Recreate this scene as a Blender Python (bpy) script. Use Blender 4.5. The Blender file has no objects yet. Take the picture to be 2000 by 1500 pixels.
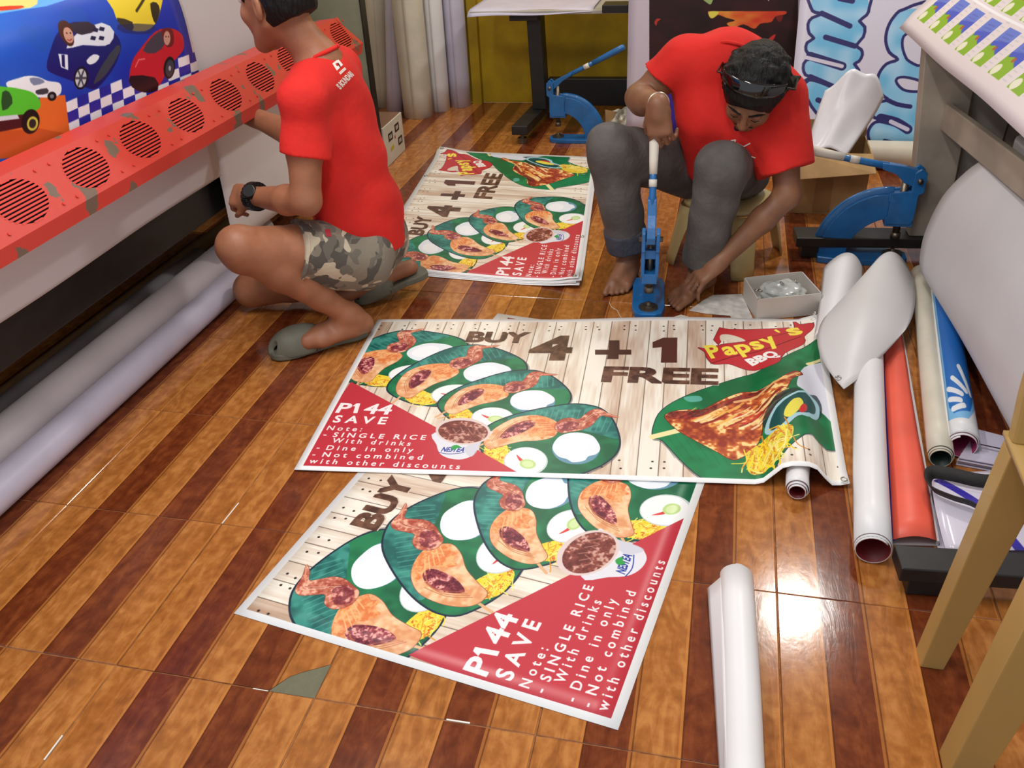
import bpy, bmesh, math, random
import numpy as np
from mathutils import Vector, Matrix
from mathutils.bvhtree import BVHTree
random.seed(7); np.random.seed(7)
SC = bpy.context.scene
COL = SC.collection
T = 0.46                       # floor tile size (m)
# ---------------------------------------------------------------- camera
FPX = 1704.7
def _rot(a, b, c):
    ca, sa, cb, sb, cc, sc = math.cos(a), math.sin(a), math.cos(b), math.sin(b), math.cos(c), math.sin(c)
    return (np.array([[ca, -sa, 0], [sa, ca, 0], [0, 0, 1]]) @ np.array([[1, 0, 0], [0, cb, -sb], [0, sb, cb]])
            @ np.array([[cc, -sc, 0], [sc, cc, 0], [0, 0, 1]]))
CR = _rot(.25359, 1.011476, -.0570276)
CP = np.array([2.567974, -2.24502, 3.186054]) * T
cam = bpy.data.cameras.new('camera'); co = bpy.data.objects.new('camera', cam); COL.objects.link(co)
cam.sensor_width = 36; cam.lens = FPX / 2000 * 36; cam.clip_start = .02
M = Matrix([[*CR[i], CP[i]] for i in range(3)] + [[0, 0, 0, 1]])
co.matrix_world = M
SC.camera = co
# ---------------------------------------------------------------- light, exposure
SC.view_settings.view_transform = 'Standard'; SC.view_settings.look = 'None'
SC.view_settings.exposure = 0.0; SC.view_settings.gamma = 1; SC.view_settings.use_curve_mapping = False
w = bpy.data.worlds.new('world'); SC.world = w; w.use_nodes = True
w.node_tree.nodes['Background'].inputs[0].default_value = (.93, .96, 1, 1)
w.node_tree.nodes['Background'].inputs[1].default_value = .74
def area(name, loc, size, power, col=(1, .97, .93), sizey=None, shape='RECTANGLE', rot=(0, 0, 0)):
    l = bpy.data.lights.new(name, 'AREA'); l.energy = power; l.color = col; l.shape = shape
    l.size = size; l.size_y = sizey or size
    o = bpy.data.objects.new(name, l); o.location = loc; o.rotation_euler = rot; COL.objects.link(o); return o
area('lamp_round', (1.82, 3.0, 2.62),   .26, 28, (1, .97, .92), shape='DISK')
area('fill_near', (.9, .2, 2.62), .12, 25, (1, .97, .93), 1.2)  # added soft fill over the front, no known fixture
area('fill_mid', (-.1, .75, 2.62), .12, 26, (1, .97, .93), .9)  # added fill light, set where the floor does not mirror it
area('fill_back', (-.1, 4.0, 2.62), .9, 20, (1, .97, .93), .12)  # light added to brighten the yellow wall and the back
# ---------------------------------------------------------------- projection helpers (photo pixel -> point in the room)
def ray(x, y): return CR @ np.array([(x - 1000) / FPX, -(y - 750) / FPX, -1.])
def PZ(x, y, z=0.):
    d = ray(x, y); return CP + d * (z - CP[2]) / d[2]
def PY(x, y, Y):
    d = ray(x, y); return CP + d * (Y - CP[1]) / d[1]
def PX(x, y, X):
    d = ray(x, y); return CP + d * (X - CP[0]) / d[0]
def PP(x, y, p0, n):
    d = ray(x, y); n = np.array(n, float); return CP + d * (n @ (np.array(p0) - CP)) / (n @ d)
# ---------------------------------------------------------------- materials
def lin(c): return tuple((v / 255 / 12.92 if v / 255 <= .04045 else ((v / 255 + .055) / 1.055) ** 2.4) for v in c)
def mat(name, rgb, rough=.6, metal=0, var=0., vscale=8., bump=0., bscale=60., rgb2=None, coat=0., trans=0., spec=.5, alpha=1, stretch=None, sub=0, vpos=(.4, .62)):
    m = bpy.data.materials.new(name); m.use_nodes = True; nt = m.node_tree; b = nt.nodes['Principled BSDF']
    b.inputs['Roughness'].default_value = rough; b.inputs['Metallic'].default_value = metal
    b.inputs['Coat Weight'].default_value = coat; b.inputs['Specular IOR Level'].default_value = spec
    b.inputs['Transmission Weight'].default_value = trans; b.inputs['Alpha'].default_value = alpha
    if sub: b.inputs['Subsurface Weight'].default_value = sub; b.inputs['Subsurface Radius'].default_value = (.02, .008, .004)
    c = lin(rgb); b.inputs['Base Color'].default_value = (*c, 1)
    tc = nt.nodes.new('ShaderNodeTexCoord'); src = tc.outputs['Object']
    if stretch:
        mp = nt.nodes.new('ShaderNodeMapping'); mp.inputs['Scale'].default_value = stretch
        nt.links.new(src, mp.inputs[0]); src = mp.outputs[0]
    if var or rgb2:
        n = nt.nodes.new('ShaderNodeTexNoise'); n.inputs['Scale'].default_value = vscale; n.inputs['Detail'].default_value = 5
        nt.links.new(src, n.inputs['Vector'])
        r = nt.nodes.new('ShaderNodeValToRGB'); e = r.color_ramp.elements
        c2 = lin(rgb2) if rgb2 else tuple(v * (1 - var) for v in c)
        e[0].color = (*c2, 1); e[1].color = (*(c if rgb2 else tuple(min(1, v * (1 + var * .5)) for v in c)), 1)
        e[0].position, e[1].position = vpos
        nt.links.new(n.outputs['Fac'], r.inputs[0]); nt.links.new(r.outputs[0], b.inputs['Base Color'])
    if bump:
        n = nt.nodes.new('ShaderNodeTexNoise'); n.inputs['Scale'].default_value = bscale; n.inputs['Detail'].default_value = 4
        nt.links.new(src, n.inputs['Vector'])
        bp = nt.nodes.new('ShaderNodeBump'); bp.inputs['Strength'].default_value = bump; bp.inputs['Distance'].default_value = .01
        nt.links.new(n.outputs['Fac'], bp.inputs['Height']); nt.links.new(bp.outputs[0], b.inputs['Normal'])
    return m
def artmat(name, art, rough=.4, bump=.0):
    """flat print: the colours computed by this script go onto the sheet through its UVs"""
    m = bpy.data.materials.new(name); m.use_nodes = True; nt = m.node_tree; b = nt.nodes['Principled BSDF']
    b.inputs['Roughness'].default_value = rough
    t = nt.nodes.new('ShaderNodeTexImage'); t.image = art.image(name); t.extension = 'EXTEND'
    nt.links.new(t.outputs[0], b.inputs['Base Color'])
    return m
# ---------------------------------------------------------------- object helpers
def tag(o, label=None, cat=None, group=None, kind=None):
    if label: o['label'] = label
    if cat: o['category'] = cat
    if group: o['group'] = group
    if kind: o['kind'] = kind
    return o
def thing(name, label, cat, loc=(0, 0, 0), group=None):
    o = bpy.data.objects.new(name, None); COL.objects.link(o); o.location = loc; o.empty_display_size = .05
    return tag(o, label, cat, group)
def wloc(o):
    v = Vector((0, 0, 0))
    while o: v += o.location; o = o.parent
    return np.array(v)
class MB:
    def __init__(s): s.v = []; s.f = []; s.uv = None; s.mi = []
    def add(s, vs, fs, mi=0):
        b = len(s.v); s.v += [tuple(map(float, p)) for p in vs]; s.f += [tuple(i + b for i in f) for f in fs]; s.mi += [mi] * len(fs); return s
    def box(s, lo, hi, R=None, c=None):
        (x0, y0, z0), (x1, y1, z1) = lo, hi
        vs = np.array([(x0, y0, z0), (x1, y0, z0), (x1, y1, z0), (x0, y1, z0), (x0, y0, z1), (x1, y0, z1), (x1, y1, z1), (x0, y1, z1)], float)
        if R is not None: vs = vs @ np.array(R).T
        if c is not None: vs = vs + np.array(c)
        return s.add(vs, [(0, 3, 2, 1), (4, 5, 6, 7), (0, 1, 5, 4), (1, 2, 6, 5), (2, 3, 7, 6), (3, 0, 4, 7)])
    def prism(s, poly, d, e=None):
        """poly: 3-D outline, d: extrusion vector"""
        p = np.array(poly, float); n = len(p); d = np.array(d, float)
        return s.add(np.vstack([p, p + d]), [tuple(range(n - 1, -1, -1)), tuple(range(n, 2 * n))] + [(i, (i + 1) % n, n + (i + 1) % n, n + i) for i in range(n)])
    def tube(s, pts, r, n=12, caps=True, flat=None):
        P = np.array(pts, float); m = len(P); rr = np.broadcast_to(np.array(r, float), (m,))
        t = np.gradient(P, axis=0); t /= np.linalg.norm(t, axis=1)[:, None] + 1e-12
        up = np.array([0, 0, 1.]) if abs(t[0][2]) < .9 else np.array([1., 0, 0])
        vs = []; u = np.cross(t[0], up); u /= np.linalg.norm(u)
        for i in range(m):
            u = u - t[i] * (u @ t[i]); u /= np.linalg.norm(u); v = np.cross(t[i], u)
            for k in range(n):
                a = 2 * math.pi * k / n; vs.append(P[i] + rr[i] * (math.cos(a) * u + math.sin(a) * v * (flat or 1)))
        fs = [(i * n + k, i * n + (k + 1) % n, (i + 1) * n + (k + 1) % n, (i + 1) * n + k) for i in range(m - 1) for k in range(n)]
        if caps: fs += [tuple(range(n - 1, -1, -1)), tuple(range((m - 1) * n, m * n))]
        return s.add(vs, fs)
    def cyl(s, a, b, r, r2=None, n=20, caps=True): return s.tube([a, b], [r, r if r2 is None else r2], n, caps)
    def ring(s, c, nrm, R, r, n=20, k=6):
        nrm = np.array(nrm, float); nrm /= np.linalg.norm(nrm); a = np.array([1, 0, 0.]) if abs(nrm[0]) < .8 else np.array([0, 1., 0])
        u = np.cross(nrm, a); u /= np.linalg.norm(u); v = np.cross(nrm, u); vs = []
        for i in range(n):
            d = math.cos(2 * math.pi * i / n) * u + math.sin(2 * math.pi * i / n) * v
            for j in range(k):
                q = 2 * math.pi * j / k; vs.append(np.array(c) + d * (R + r * math.cos(q)) + nrm * r * math.sin(q))
        return s.add(vs, [(i * k + j, i * k + (j + 1) % k, ((i + 1) % n) * k + (j + 1) % k, ((i + 1) % n) * k + j) for i in range(n) for j in range(k)])
    def grid(s, P):
        nu, nv = P.shape[:2]
        return s.add(P.reshape(-1, 3), [(i * nv + j, (i + 1) * nv + j, (i + 1) * nv + j + 1, i * nv + j + 1) for i in range(nu - 1) for j in range(nv - 1)])
    def build(s, name, m, parent=None, smooth=False, bevel=0, solid=0, label=None, origin=None, uv=None):
        return ob(name, s.v, s.f, m, parent, smooth, bevel, solid, label, origin, uv, s.mi)
def ob(name, v, f, m, parent=None, smooth=False, bevel=0, solid=0, label=None, origin=None, uv=None, mi=None):
    v = np.array(v, float).reshape(-1, 3)
    org = wloc(parent) if parent is not None else (np.array(origin) if origin is not None else np.zeros(3))
    me = bpy.data.meshes.new(name); me.from_pydata((v - org).tolist(), [], [tuple(int(i) for i in q) for q in f])
    for q in (m if isinstance(m, (list, tuple)) else [m]): me.materials.append(q)
    if mi is not None and isinstance(m, (list, tuple)): me.polygons.foreach_set('material_index', mi)
    if uv is not None:
        l = me.uv_layers.new(name='uv'); idx = np.zeros(len(me.loops), int); me.loops.foreach_get('vertex_index', idx)
        l.data.foreach_set('uv', np.array(uv, np.float32)[idx].ravel())
    me.validate()
    if smooth: me.polygons.foreach_set('use_smooth', [True] * len(me.polygons))
    me.update()
    o = bpy.data.objects.new(name, me); COL.objects.link(o)
    if parent is not None: o.parent = parent
    else: o.location = org
    if solid:
        k = o.modifiers.new('solid', 'SOLIDIFY'); k.thickness = solid; k.offset = 0
    if bevel:
        k = o.modifiers.new('bevel', 'BEVEL'); k.width = bevel; k.segments = 2; k.limit_method = 'ANGLE'; k.angle_limit = .6
    if label: o['label'] = label
    return o
def smooth_by_angle(o, ang=.7):
    me = o.data; me.polygons.foreach_set('use_smooth', [True] * len(me.polygons))
    bm = bmesh.new(); bm.from_mesh(me)
    for e in bm.edges:
        if len(e.link_faces) == 2 and e.calc_face_angle(0) > ang: e.smooth = False
    bm.to_mesh(me); bm.free(); return o
def sheet(name, fn, nu, nv, m, parent=None, thick=.0012, label=None, origin=None):
    us = np.linspace(0, 1, nu); vs = np.linspace(0, 1, nv)
    P = np.array([[fn(u, v) for v in vs] for u in us], float)
    uv = np.array([[(u, 1 - v) for v in vs] for u in us]).reshape(-1, 2)
    mb = MB().grid(P); return mb.build(name, m, parent, True, 0, thick, label, origin, uv)
def crspline(P, n=8, closed=False):
    P = np.array(P, float); m = len(P); out = []
    for i in range(m if closed else m - 1):
        g = (lambda k: P[k % m]) if closed else (lambda k: P[min(max(k, 0), m - 1)])
        a, b, c, d = g(i - 1), g(i), g(i + 1), g(i + 2)
        for t in np.arange(n) / n:
            out.append(.5 * (2 * b + (c - a) * t + (2 * a - 5 * b + 4 * c - d) * t * t + (3 * b - a - 3 * c + d) * t ** 3))
    if not closed: out.append(P[-1])
    return np.array(out)
def vnoise(h, w, cy, cx, seed):
    r = np.random.RandomState(seed); gh, gw = int(h / cy) + 3, int(w / cx) + 3; g = r.rand(gh, gw)
    y = np.arange(h) / cy; x = np.arange(w) / cx; yi = y.astype(int); xi = x.astype(int)
    fy = y - yi; fx = x - xi; fy = (fy * fy * (3 - 2 * fy))[:, None]; fx = (fx * fx * (3 - 2 * fx))[None]
    a = g[yi][:, xi]; b = g[yi][:, xi + 1]; c = g[yi + 1][:, xi]; d = g[yi + 1][:, xi + 1]
    return (a * (1 - fx) + b * fx) * (1 - fy) + (c * (1 - fx) + d * fx) * fy
# ---------------------------------------------------------------- flat print: a small drawing board
_FONT = {}
def text_tris(body, bold=0.0):
    key = (body, bold)
    if key not in _FONT:
        cu = bpy.data.curves.new('t', 'FONT'); cu.body = body; cu.offset = bold; cu.resolution_u = 3; cu.space_character = 1.0
        o = bpy.data.objects.new('t', cu); me = o.to_mesh(); me.calc_loop_triangles()
        v = np.array([p.co[:2] for p in me.vertices]) if len(me.vertices) else np.zeros((1, 2))
        t = np.array([q.vertices[:] for q in me.loop_triangles], int)
        o.to_mesh_clear(); bpy.data.objects.remove(o); bpy.data.curves.remove(cu); _FONT[key] = (v, t)
    return _FONT[key]
class Art:
    SS = 3
    def __init__(s, W, H, bg, mp=None):
        s.W, s.H = int(W), int(H); s.a = np.empty((s.H, s.W, 3), np.float32); s.a[:] = np.array(bg) / 255.; s.mp = mp
    def M(s, pts): return np.array([s.mp(*p) for p in pts]) if s.mp else np.array(pts, float)
    def _fill(s, edges, col, alpha=1.):
        S = s.SS; e = edges * S
        x0 = max(0, int(math.floor(edges[:, :, 0].min())) - 1); x1 = min(s.W, int(math.ceil(edges[:, :, 0].max())) + 2)
        y0 = max(0, int(math.floor(edges[:, :, 1].min())) - 1); y1 = min(s.H, int(math.ceil(edges[:, :, 1].max())) + 2)
        if x1 <= x0 or y1 <= y0: return None
        h, w = (y1 - y0) * S, (x1 - x0) * S
        G = np.zeros((h, w + 1), np.int32)
        for (ax, ay), (bx, by) in e:
            if ay == by: continue
            if ay > by: ax, ay, bx, by = bx, by, ax, ay
            r0 = max(int(math.ceil(ay - .5)) - y0 * S, 0); r1 = min(int(math.ceil(by - .5)) - y0 * S, h)
            if r1 <= r0: continue
            r = np.arange(r0, r1); xx = ax + (r + y0 * S + .5 - ay) * (bx - ax) / (by - ay) - x0 * S
            np.add.at(G, (r, np.clip(np.ceil(xx - .5).astype(int), 0, w)), 1)
        m = (np.cumsum(G, 1)[:, :w] % 2).astype(np.float32).reshape(y1 - y0, S, x1 - x0, S).mean((1, 3)) * alpha
        s.blend(m, col, x0, y0); return m, x0, y0
    def blend(s, m, col, x0, y0):
        h, w = m.shape; A = s.a[y0:y0 + h, x0:x0 + w]
        if callable(col):
            Y, X = np.mgrid[y0:y0 + h, x0:x0 + w]; c = col(X, Y) / 255.
        else: c = np.array(col) / 255.
        A[:] = A * (1 - m[..., None]) + c * m[..., None]
    def poly(s, pts, col, smooth=0, alpha=1., raw=False, outline=None):
        P = np.array(pts, float) if raw else s.M(pts)
        if smooth: P = crspline(P, smooth, True)
        E = np.stack([P, np.roll(P, -1, 0)], 1)
        if outline: s.stroke(P, outline[1], outline[0], True, raw=True)
        return s._fill(E, col, alpha)
    def ell(s, c, rx, ry, ang, col, alpha=1., raw=False, n=40):
        """centre in photo px (unless raw); radii in board units"""
        c = np.array(c, float) if raw else s.M([c])[0]; a = np.linspace(0, 2 * math.pi, n, False); ca, sa = math.cos(ang), math.sin(ang)
        P = np.stack([c[0] + rx * np.cos(a) * ca - ry * np.sin(a) * sa, c[1] + rx * np.cos(a) * sa + ry * np.sin(a) * ca], 1)
        return s.poly(P, col, 0, alpha, True)
    def pell(s, c, rx, ry, ang, col, alpha=1., n=32):
        """ellipse measured in photo px"""
        a = np.linspace(0, 2 * math.pi, n, False); ca, sa = math.cos(ang), math.sin(ang)
        return s.poly([(c[0] + rx * math.cos(q) * ca - ry * math.sin(q) * sa, c[1] + rx * math.cos(q) * sa + ry * math.sin(q) * ca) for q in a], col, 0, alpha)
    def stroke(s, pts, w, col, closed=False, smooth=0, alpha=1., raw=False):
        P = np.array(pts, float) if raw else s.M(pts)
        if smooth: P = crspline(P, smooth, closed)
        Q = np.vstack([P, P[:1]]) if closed else P
        x0 = max(0, int(Q[:, 0].min() - w - 2)); x1 = min(s.W, int(Q[:, 0].max() + w + 3)); y0 = max(0, int(Q[:, 1].min() - w - 2)); y1 = min(s.H, int(Q[:, 1].max() + w + 3))
        if x1 <= x0 or y1 <= y0: return
        D = np.full((y1 - y0, x1 - x0), 1e9, np.float32)
        for a, b in zip(Q[:-1], Q[1:]):
            xa, xb = int(max(x0, min(a[0], b[0]) - w - 2)), int(min(x1, max(a[0], b[0]) + w + 3)); ya, yb = int(max(y0, min(a[1], b[1]) - w - 2)), int(min(y1, max(a[1], b[1]) + w + 3))
            if xb <= xa or yb <= ya: continue
            Y, X = np.mgrid[ya:yb, xa:xb]; d = b - a; L = d @ d + 1e-9
            t = np.clip(((X + .5 - a[0]) * d[0] + (Y + .5 - a[1]) * d[1]) / L, 0, 1)
            dd = np.hypot(X + .5 - a[0] - t * d[0], Y + .5 - a[1] - t * d[1])
            V = D[ya - y0:yb - y0, xa - x0:xb - x0]; np.minimum(V, dd, out=V)
        s.blend(np.clip(w / 2 - D + .5, 0, 1) * alpha, col, x0, y0)
    def text(s, body, p0, p1, h, col, bold=.02, raw=False, shear=0., alpha=1.):
        """baseline from p0 to p1, cap height h in board units"""
        v, t = text_tris(body, bold)
        if not len(t): return
        q = np.array([p0, p1], float) if raw else s.M([p0, p1])
        d = q[1] - q[0]; L = np.linalg.norm(d); d = d / L; n = np.array([d[1], -d[0]])
        x0, x1 = v[:, 0].min(), v[:, 0].max(); cap = text_tris('H', bold)[0][:, 1].max()
        X = (v[:, 0] - x0) / (x1 - x0) * L; Y = v[:, 1] / cap * h
        P = q[0] + (X + shear * Y)[:, None] * d + Y[:, None] * n
        E = P[t]; s._fill(np.concatenate([np.stack([E[:, i], E[:, (i + 1) % 3]], 1) for i in range(3)]), col, alpha)
    def image(s, name):
        im = bpy.data.images.new(name, s.W, s.H, alpha=False)
        px = np.ones((s.H, s.W, 4), np.float32); px[..., :3] = np.clip(s.a[::-1], 0, 1); im.pixels.foreach_set(px.ravel()); im.update(); im.pack(); return im
def homog(src, dst):
    A = []
    for (x, y), (u, v) in zip(src, dst):
        A += [[x, y, 1, 0, 0, 0, -u * x, -u * y], [0, 0, 0, x, y, 1, -v * x, -v * y]]
    h = np.linalg.solve(np.array(A, float), np.array(dst, float).ravel()); H = np.append(h, 1).reshape(3, 3)
    def f(x, y):
        q = H @ np.array([x, y, 1.]); return q[:2] / q[2]
    return f
# ---------------------------------------------------------------- soft bodies: distance field -> one closed surface
class SDF:
    def __init__(s, lo, hi, h=.0045):
        s.h = h; s.lo = np.array(lo, float); s.n = np.ceil((np.array(hi) - s.lo) / h).astype(int) + 1
        s.D = np.full(s.n, 1., np.float32)
        s.ax = [(s.lo[i] + h * np.arange(s.n[i])).astype(np.float32) for i in range(3)]
    def _reg(s, lo, hi):
        a = np.clip(np.floor((np.array(lo) - s.lo) / s.h).astype(int), 0, s.n); b = np.clip(np.ceil((np.array(hi) - s.lo) / s.h).astype(int) + 1, 0, s.n)
        sl = tuple(slice(a[i], b[i]) for i in range(3)); return sl, [s.ax[i][sl[i]].reshape([-1 if j == i else 1 for j in range(3)]) for i in range(3)]
    def _put(s, sl, d, k, op):
        A = s.D[sl]
        if op == 'u':
            h = np.maximum(k - np.abs(A - d), 0) / k if k > 0 else 0
            A[:] = np.minimum(A, d) - h * h * k * .25
        elif op == 's':
            e = -d; h = np.maximum(k - np.abs(A - e), 0) / k if k > 0 else 0
            A[:] = np.maximum(A, e) + h * h * k * .25
    def cone(s, a, b, ra, rb=None, k=.02, op='u'):
        rb = ra if rb is None else rb; a = np.array(a, float); b = np.array(b, float); m = max(ra, rb) + k + 3 * s.h
        sl, (X, Y, Z) = s._reg(np.minimum(a, b) - m, np.maximum(a, b) + m)
        if 0 in s.D[sl].shape: return s
        d = b - a; L = d @ d + 1e-12; px, py, pz = X - a[0], Y - a[1], Z - a[2]
        t = np.clip((px * d[0] + py * d[1] + pz * d[2]) / L, 0, 1)
        dist = np.sqrt((px - t * d[0]) ** 2 + (py - t * d[1]) ** 2 + (pz - t * d[2]) ** 2) - (ra + (rb - ra) * t)
        s._put(sl, dist.astype(np.float32), k, op); return s
    def chain(s, pts, rs, k=.02):
        for i in range(len(pts) - 1): s.cone(pts[i], pts[i + 1], rs[i], rs[i + 1], k)
        return s
    def ell(s, c, r, R=None, k=.02, op='u'):
        c = np.array(c, float); r = np.array(r, float); m = r.max() + k + 3 * s.h
        sl, (X, Y, Z) = s._reg(c - m, c + m)
        if 0 in s.D[sl].shape: return s
        x, y, z = X - c[0], Y - c[1], Z - c[2]
        if R is not None:   # rows of R: local axes
            x, y, z = [R[i][0] * x + R[i][1] * y + R[i][2] * z for i in range(3)]
        k0 = np.sqrt((x / r[0]) ** 2 + (y / r[1]) ** 2 + (z / r[2]) ** 2); k1 = np.sqrt((x / r[0] ** 2) ** 2 + (y / r[1] ** 2) ** 2 + (z / r[2] ** 2) ** 2)
        d = np.where(k0 > .05, k0 * (k0 - 1) / np.maximum(k1, 1e-6), -r.min())
        s._put(sl, d.astype(np.float32), k, op); return s
    def box(s, c, hs, R=None, rd=.01, k=.02, op='u'):
        c = np.array(c, float); hs = np.array(hs, float); m = np.linalg.norm(hs) + k + 3 * s.h
        sl, (X, Y, Z) = s._reg(c - m, c + m)
        if 0 in s.D[sl].shape: return s
        x, y, z = X - c[0], Y - c[1], Z - c[2]
        if R is not None: x, y, z = [R[i][0] * x + R[i][1] * y + R[i][2] * z for i in range(3)]
        q = [np.abs(v) - (hs[i] - rd) for i, v in enumerate((x, y, z))]
        d = np.sqrt(sum(np.maximum(v, 0) ** 2 for v in q)) + np.minimum(np.maximum(np.maximum(q[0], q[1]), q[2]), 0) - rd
        s._put(sl, d.astype(np.float32), k, op); return s
    def cut(s, p, n, lo=None, hi=None):
        """keep the side n points away from"""
        n = np.array(n, float); n /= np.linalg.norm(n); X, Y, Z = np.ix_(*s.ax)
        d = (X - p[0]) * n[0] + (Y - p[1]) * n[1] + (Z - p[2]) * n[2]
        if lo is not None:
            ok = (X > lo[0]) & (X < hi[0]) & (Y > lo[1]) & (Y < hi[1]) & (Z > lo[2]) & (Z < hi[2]); d = np.where(ok, d, -1)
        s.D = np.maximum(s.D, d.astype(np.float32)); return s
    def wrinkle(s, amp, waves):
        """waves: list of (direction*freq vector, phase)"""
        X, Y, Z = np.ix_(*s.ax); w = 0
        for (f, ph) in waves:
            w = w + np.sin(X * f[0] + Y * f[1] + Z * f[2] + ph + 1.1 * np.sin(X * 17 + Y * 11 + ph) + .9 * np.sin(Z * 14 - Y * 9 + 2 * ph))
        s.D = s.D + (amp * w / len(waves)).astype(np.float32); return s
    def mesh(s, relax=2):
        D = s.D; S = D < 0; n = s.n
        sub = [S[i:n[0] - 1 + i, j:n[1] - 1 + j, k:n[2] - 1 + k] for i in (0, 1) for j in (0, 1) for k in (0, 1)]
        cnt = sum(q.astype(np.int8) for q in sub); act = (cnt > 0) & (cnt < 8); I = np.argwhere(act)
        idx = np.full(act.shape, -1, np.int64); idx[act] = np.arange(len(I))
        C = np.array([(i, j, k) for i in (0, 1) for j in (0, 1) for k in (0, 1)])
        V = np.stack([D[I[:, 0] + c[0], I[:, 1] + c[1], I[:, 2] + c[2]] for c in C], 1)
        acc = np.zeros((len(I), 3)); ne = np.zeros(len(I))
        for a in range(8):
            for b in range(a + 1, 8):
                if abs(C[a] - C[b]).sum() != 1: continue
                x = (V[:, a] < 0) != (V[:, b] < 0); t = V[:, a] / (V[:, a] - V[:, b] + 1e-12)
                acc += np.where(x[:, None], C[a] + t[:, None] * (C[b] - C[a]), 0); ne += x
        P = s.lo + s.h * (I + acc / ne[:, None]); F = []
        for ax in range(3):
            u, v = (ax + 1) % 3, (ax + 2) % 3
            a = [slice(1, n[i] - 1) for i in range(3)]; a[ax] = slice(0, n[ax] - 1); b = list(a); b[ax] = slice(1, n[ax])
            sa, sb = S[tuple(a)], S[tuple(b)]; E = np.argwhere(sa != sb)
            if not len(E): continue
            fl = sa[tuple(E.T)]; off = np.array([1, 1, 1]); off[ax] = 0; B = E + off
            def g(du, dv):
                q = B.copy(); q[:, u] += du; q[:, v] += dv; return idx[tuple(q.T)]
            Q = np.stack([g(-1, -1), g(0, -1), g(0, 0), g(-1, 0)], 1); Q[~fl] = Q[~fl][:, ::-1]; F.append(Q)
        F = np.concatenate(F)
        for _ in range(relax):
            A = np.zeros_like(P); c = np.zeros(len(P))
            for i in range(4):
                p, q = F[:, i], F[:, (i + 1) % 4]
                for d in range(3): A[:, d] += np.bincount(p, P[q, d], len(P)) + np.bincount(q, P[p, d], len(P))
                c += np.bincount(p, minlength=len(P)) + np.bincount(q, minlength=len(P))
            P = P * .5 + .5 * A / np.maximum(c, 1)[:, None]
        return P, F
    def build(s, name, m, parent=None, origin=None, label=None, relax=2):
        P, F = s.mesh(relax); org = wloc(parent) if parent is not None else np.array(origin)
        me = bpy.data.meshes.new(name); nv, nf = len(P), len(F)
        me.vertices.add(nv); me.vertices.foreach_set('co', (P - org).astype(np.float32).ravel())
        me.loops.add(nf * 4); me.loops.foreach_set('vertex_index', F.astype(np.int32).ravel())
        me.polygons.add(nf); me.polygons.foreach_set('loop_start', np.arange(0, nf * 4, 4, dtype=np.int32))
        me.update(calc_edges=True); me.validate()
        me.polygons.foreach_set('use_smooth', [True] * len(me.polygons)); me.materials.append(m); me.update()
        o = bpy.data.objects.new(name, me); COL.objects.link(o)
        if parent is not None: o.parent = parent
        else: o.location = org
        if label: o['label'] = label
        return o
def axes(fwd, up):
    f = np.array(fwd, float); f /= np.linalg.norm(f); r = np.cross(f, up); r /= np.linalg.norm(r); u = np.cross(r, f); return f, r, u
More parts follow.
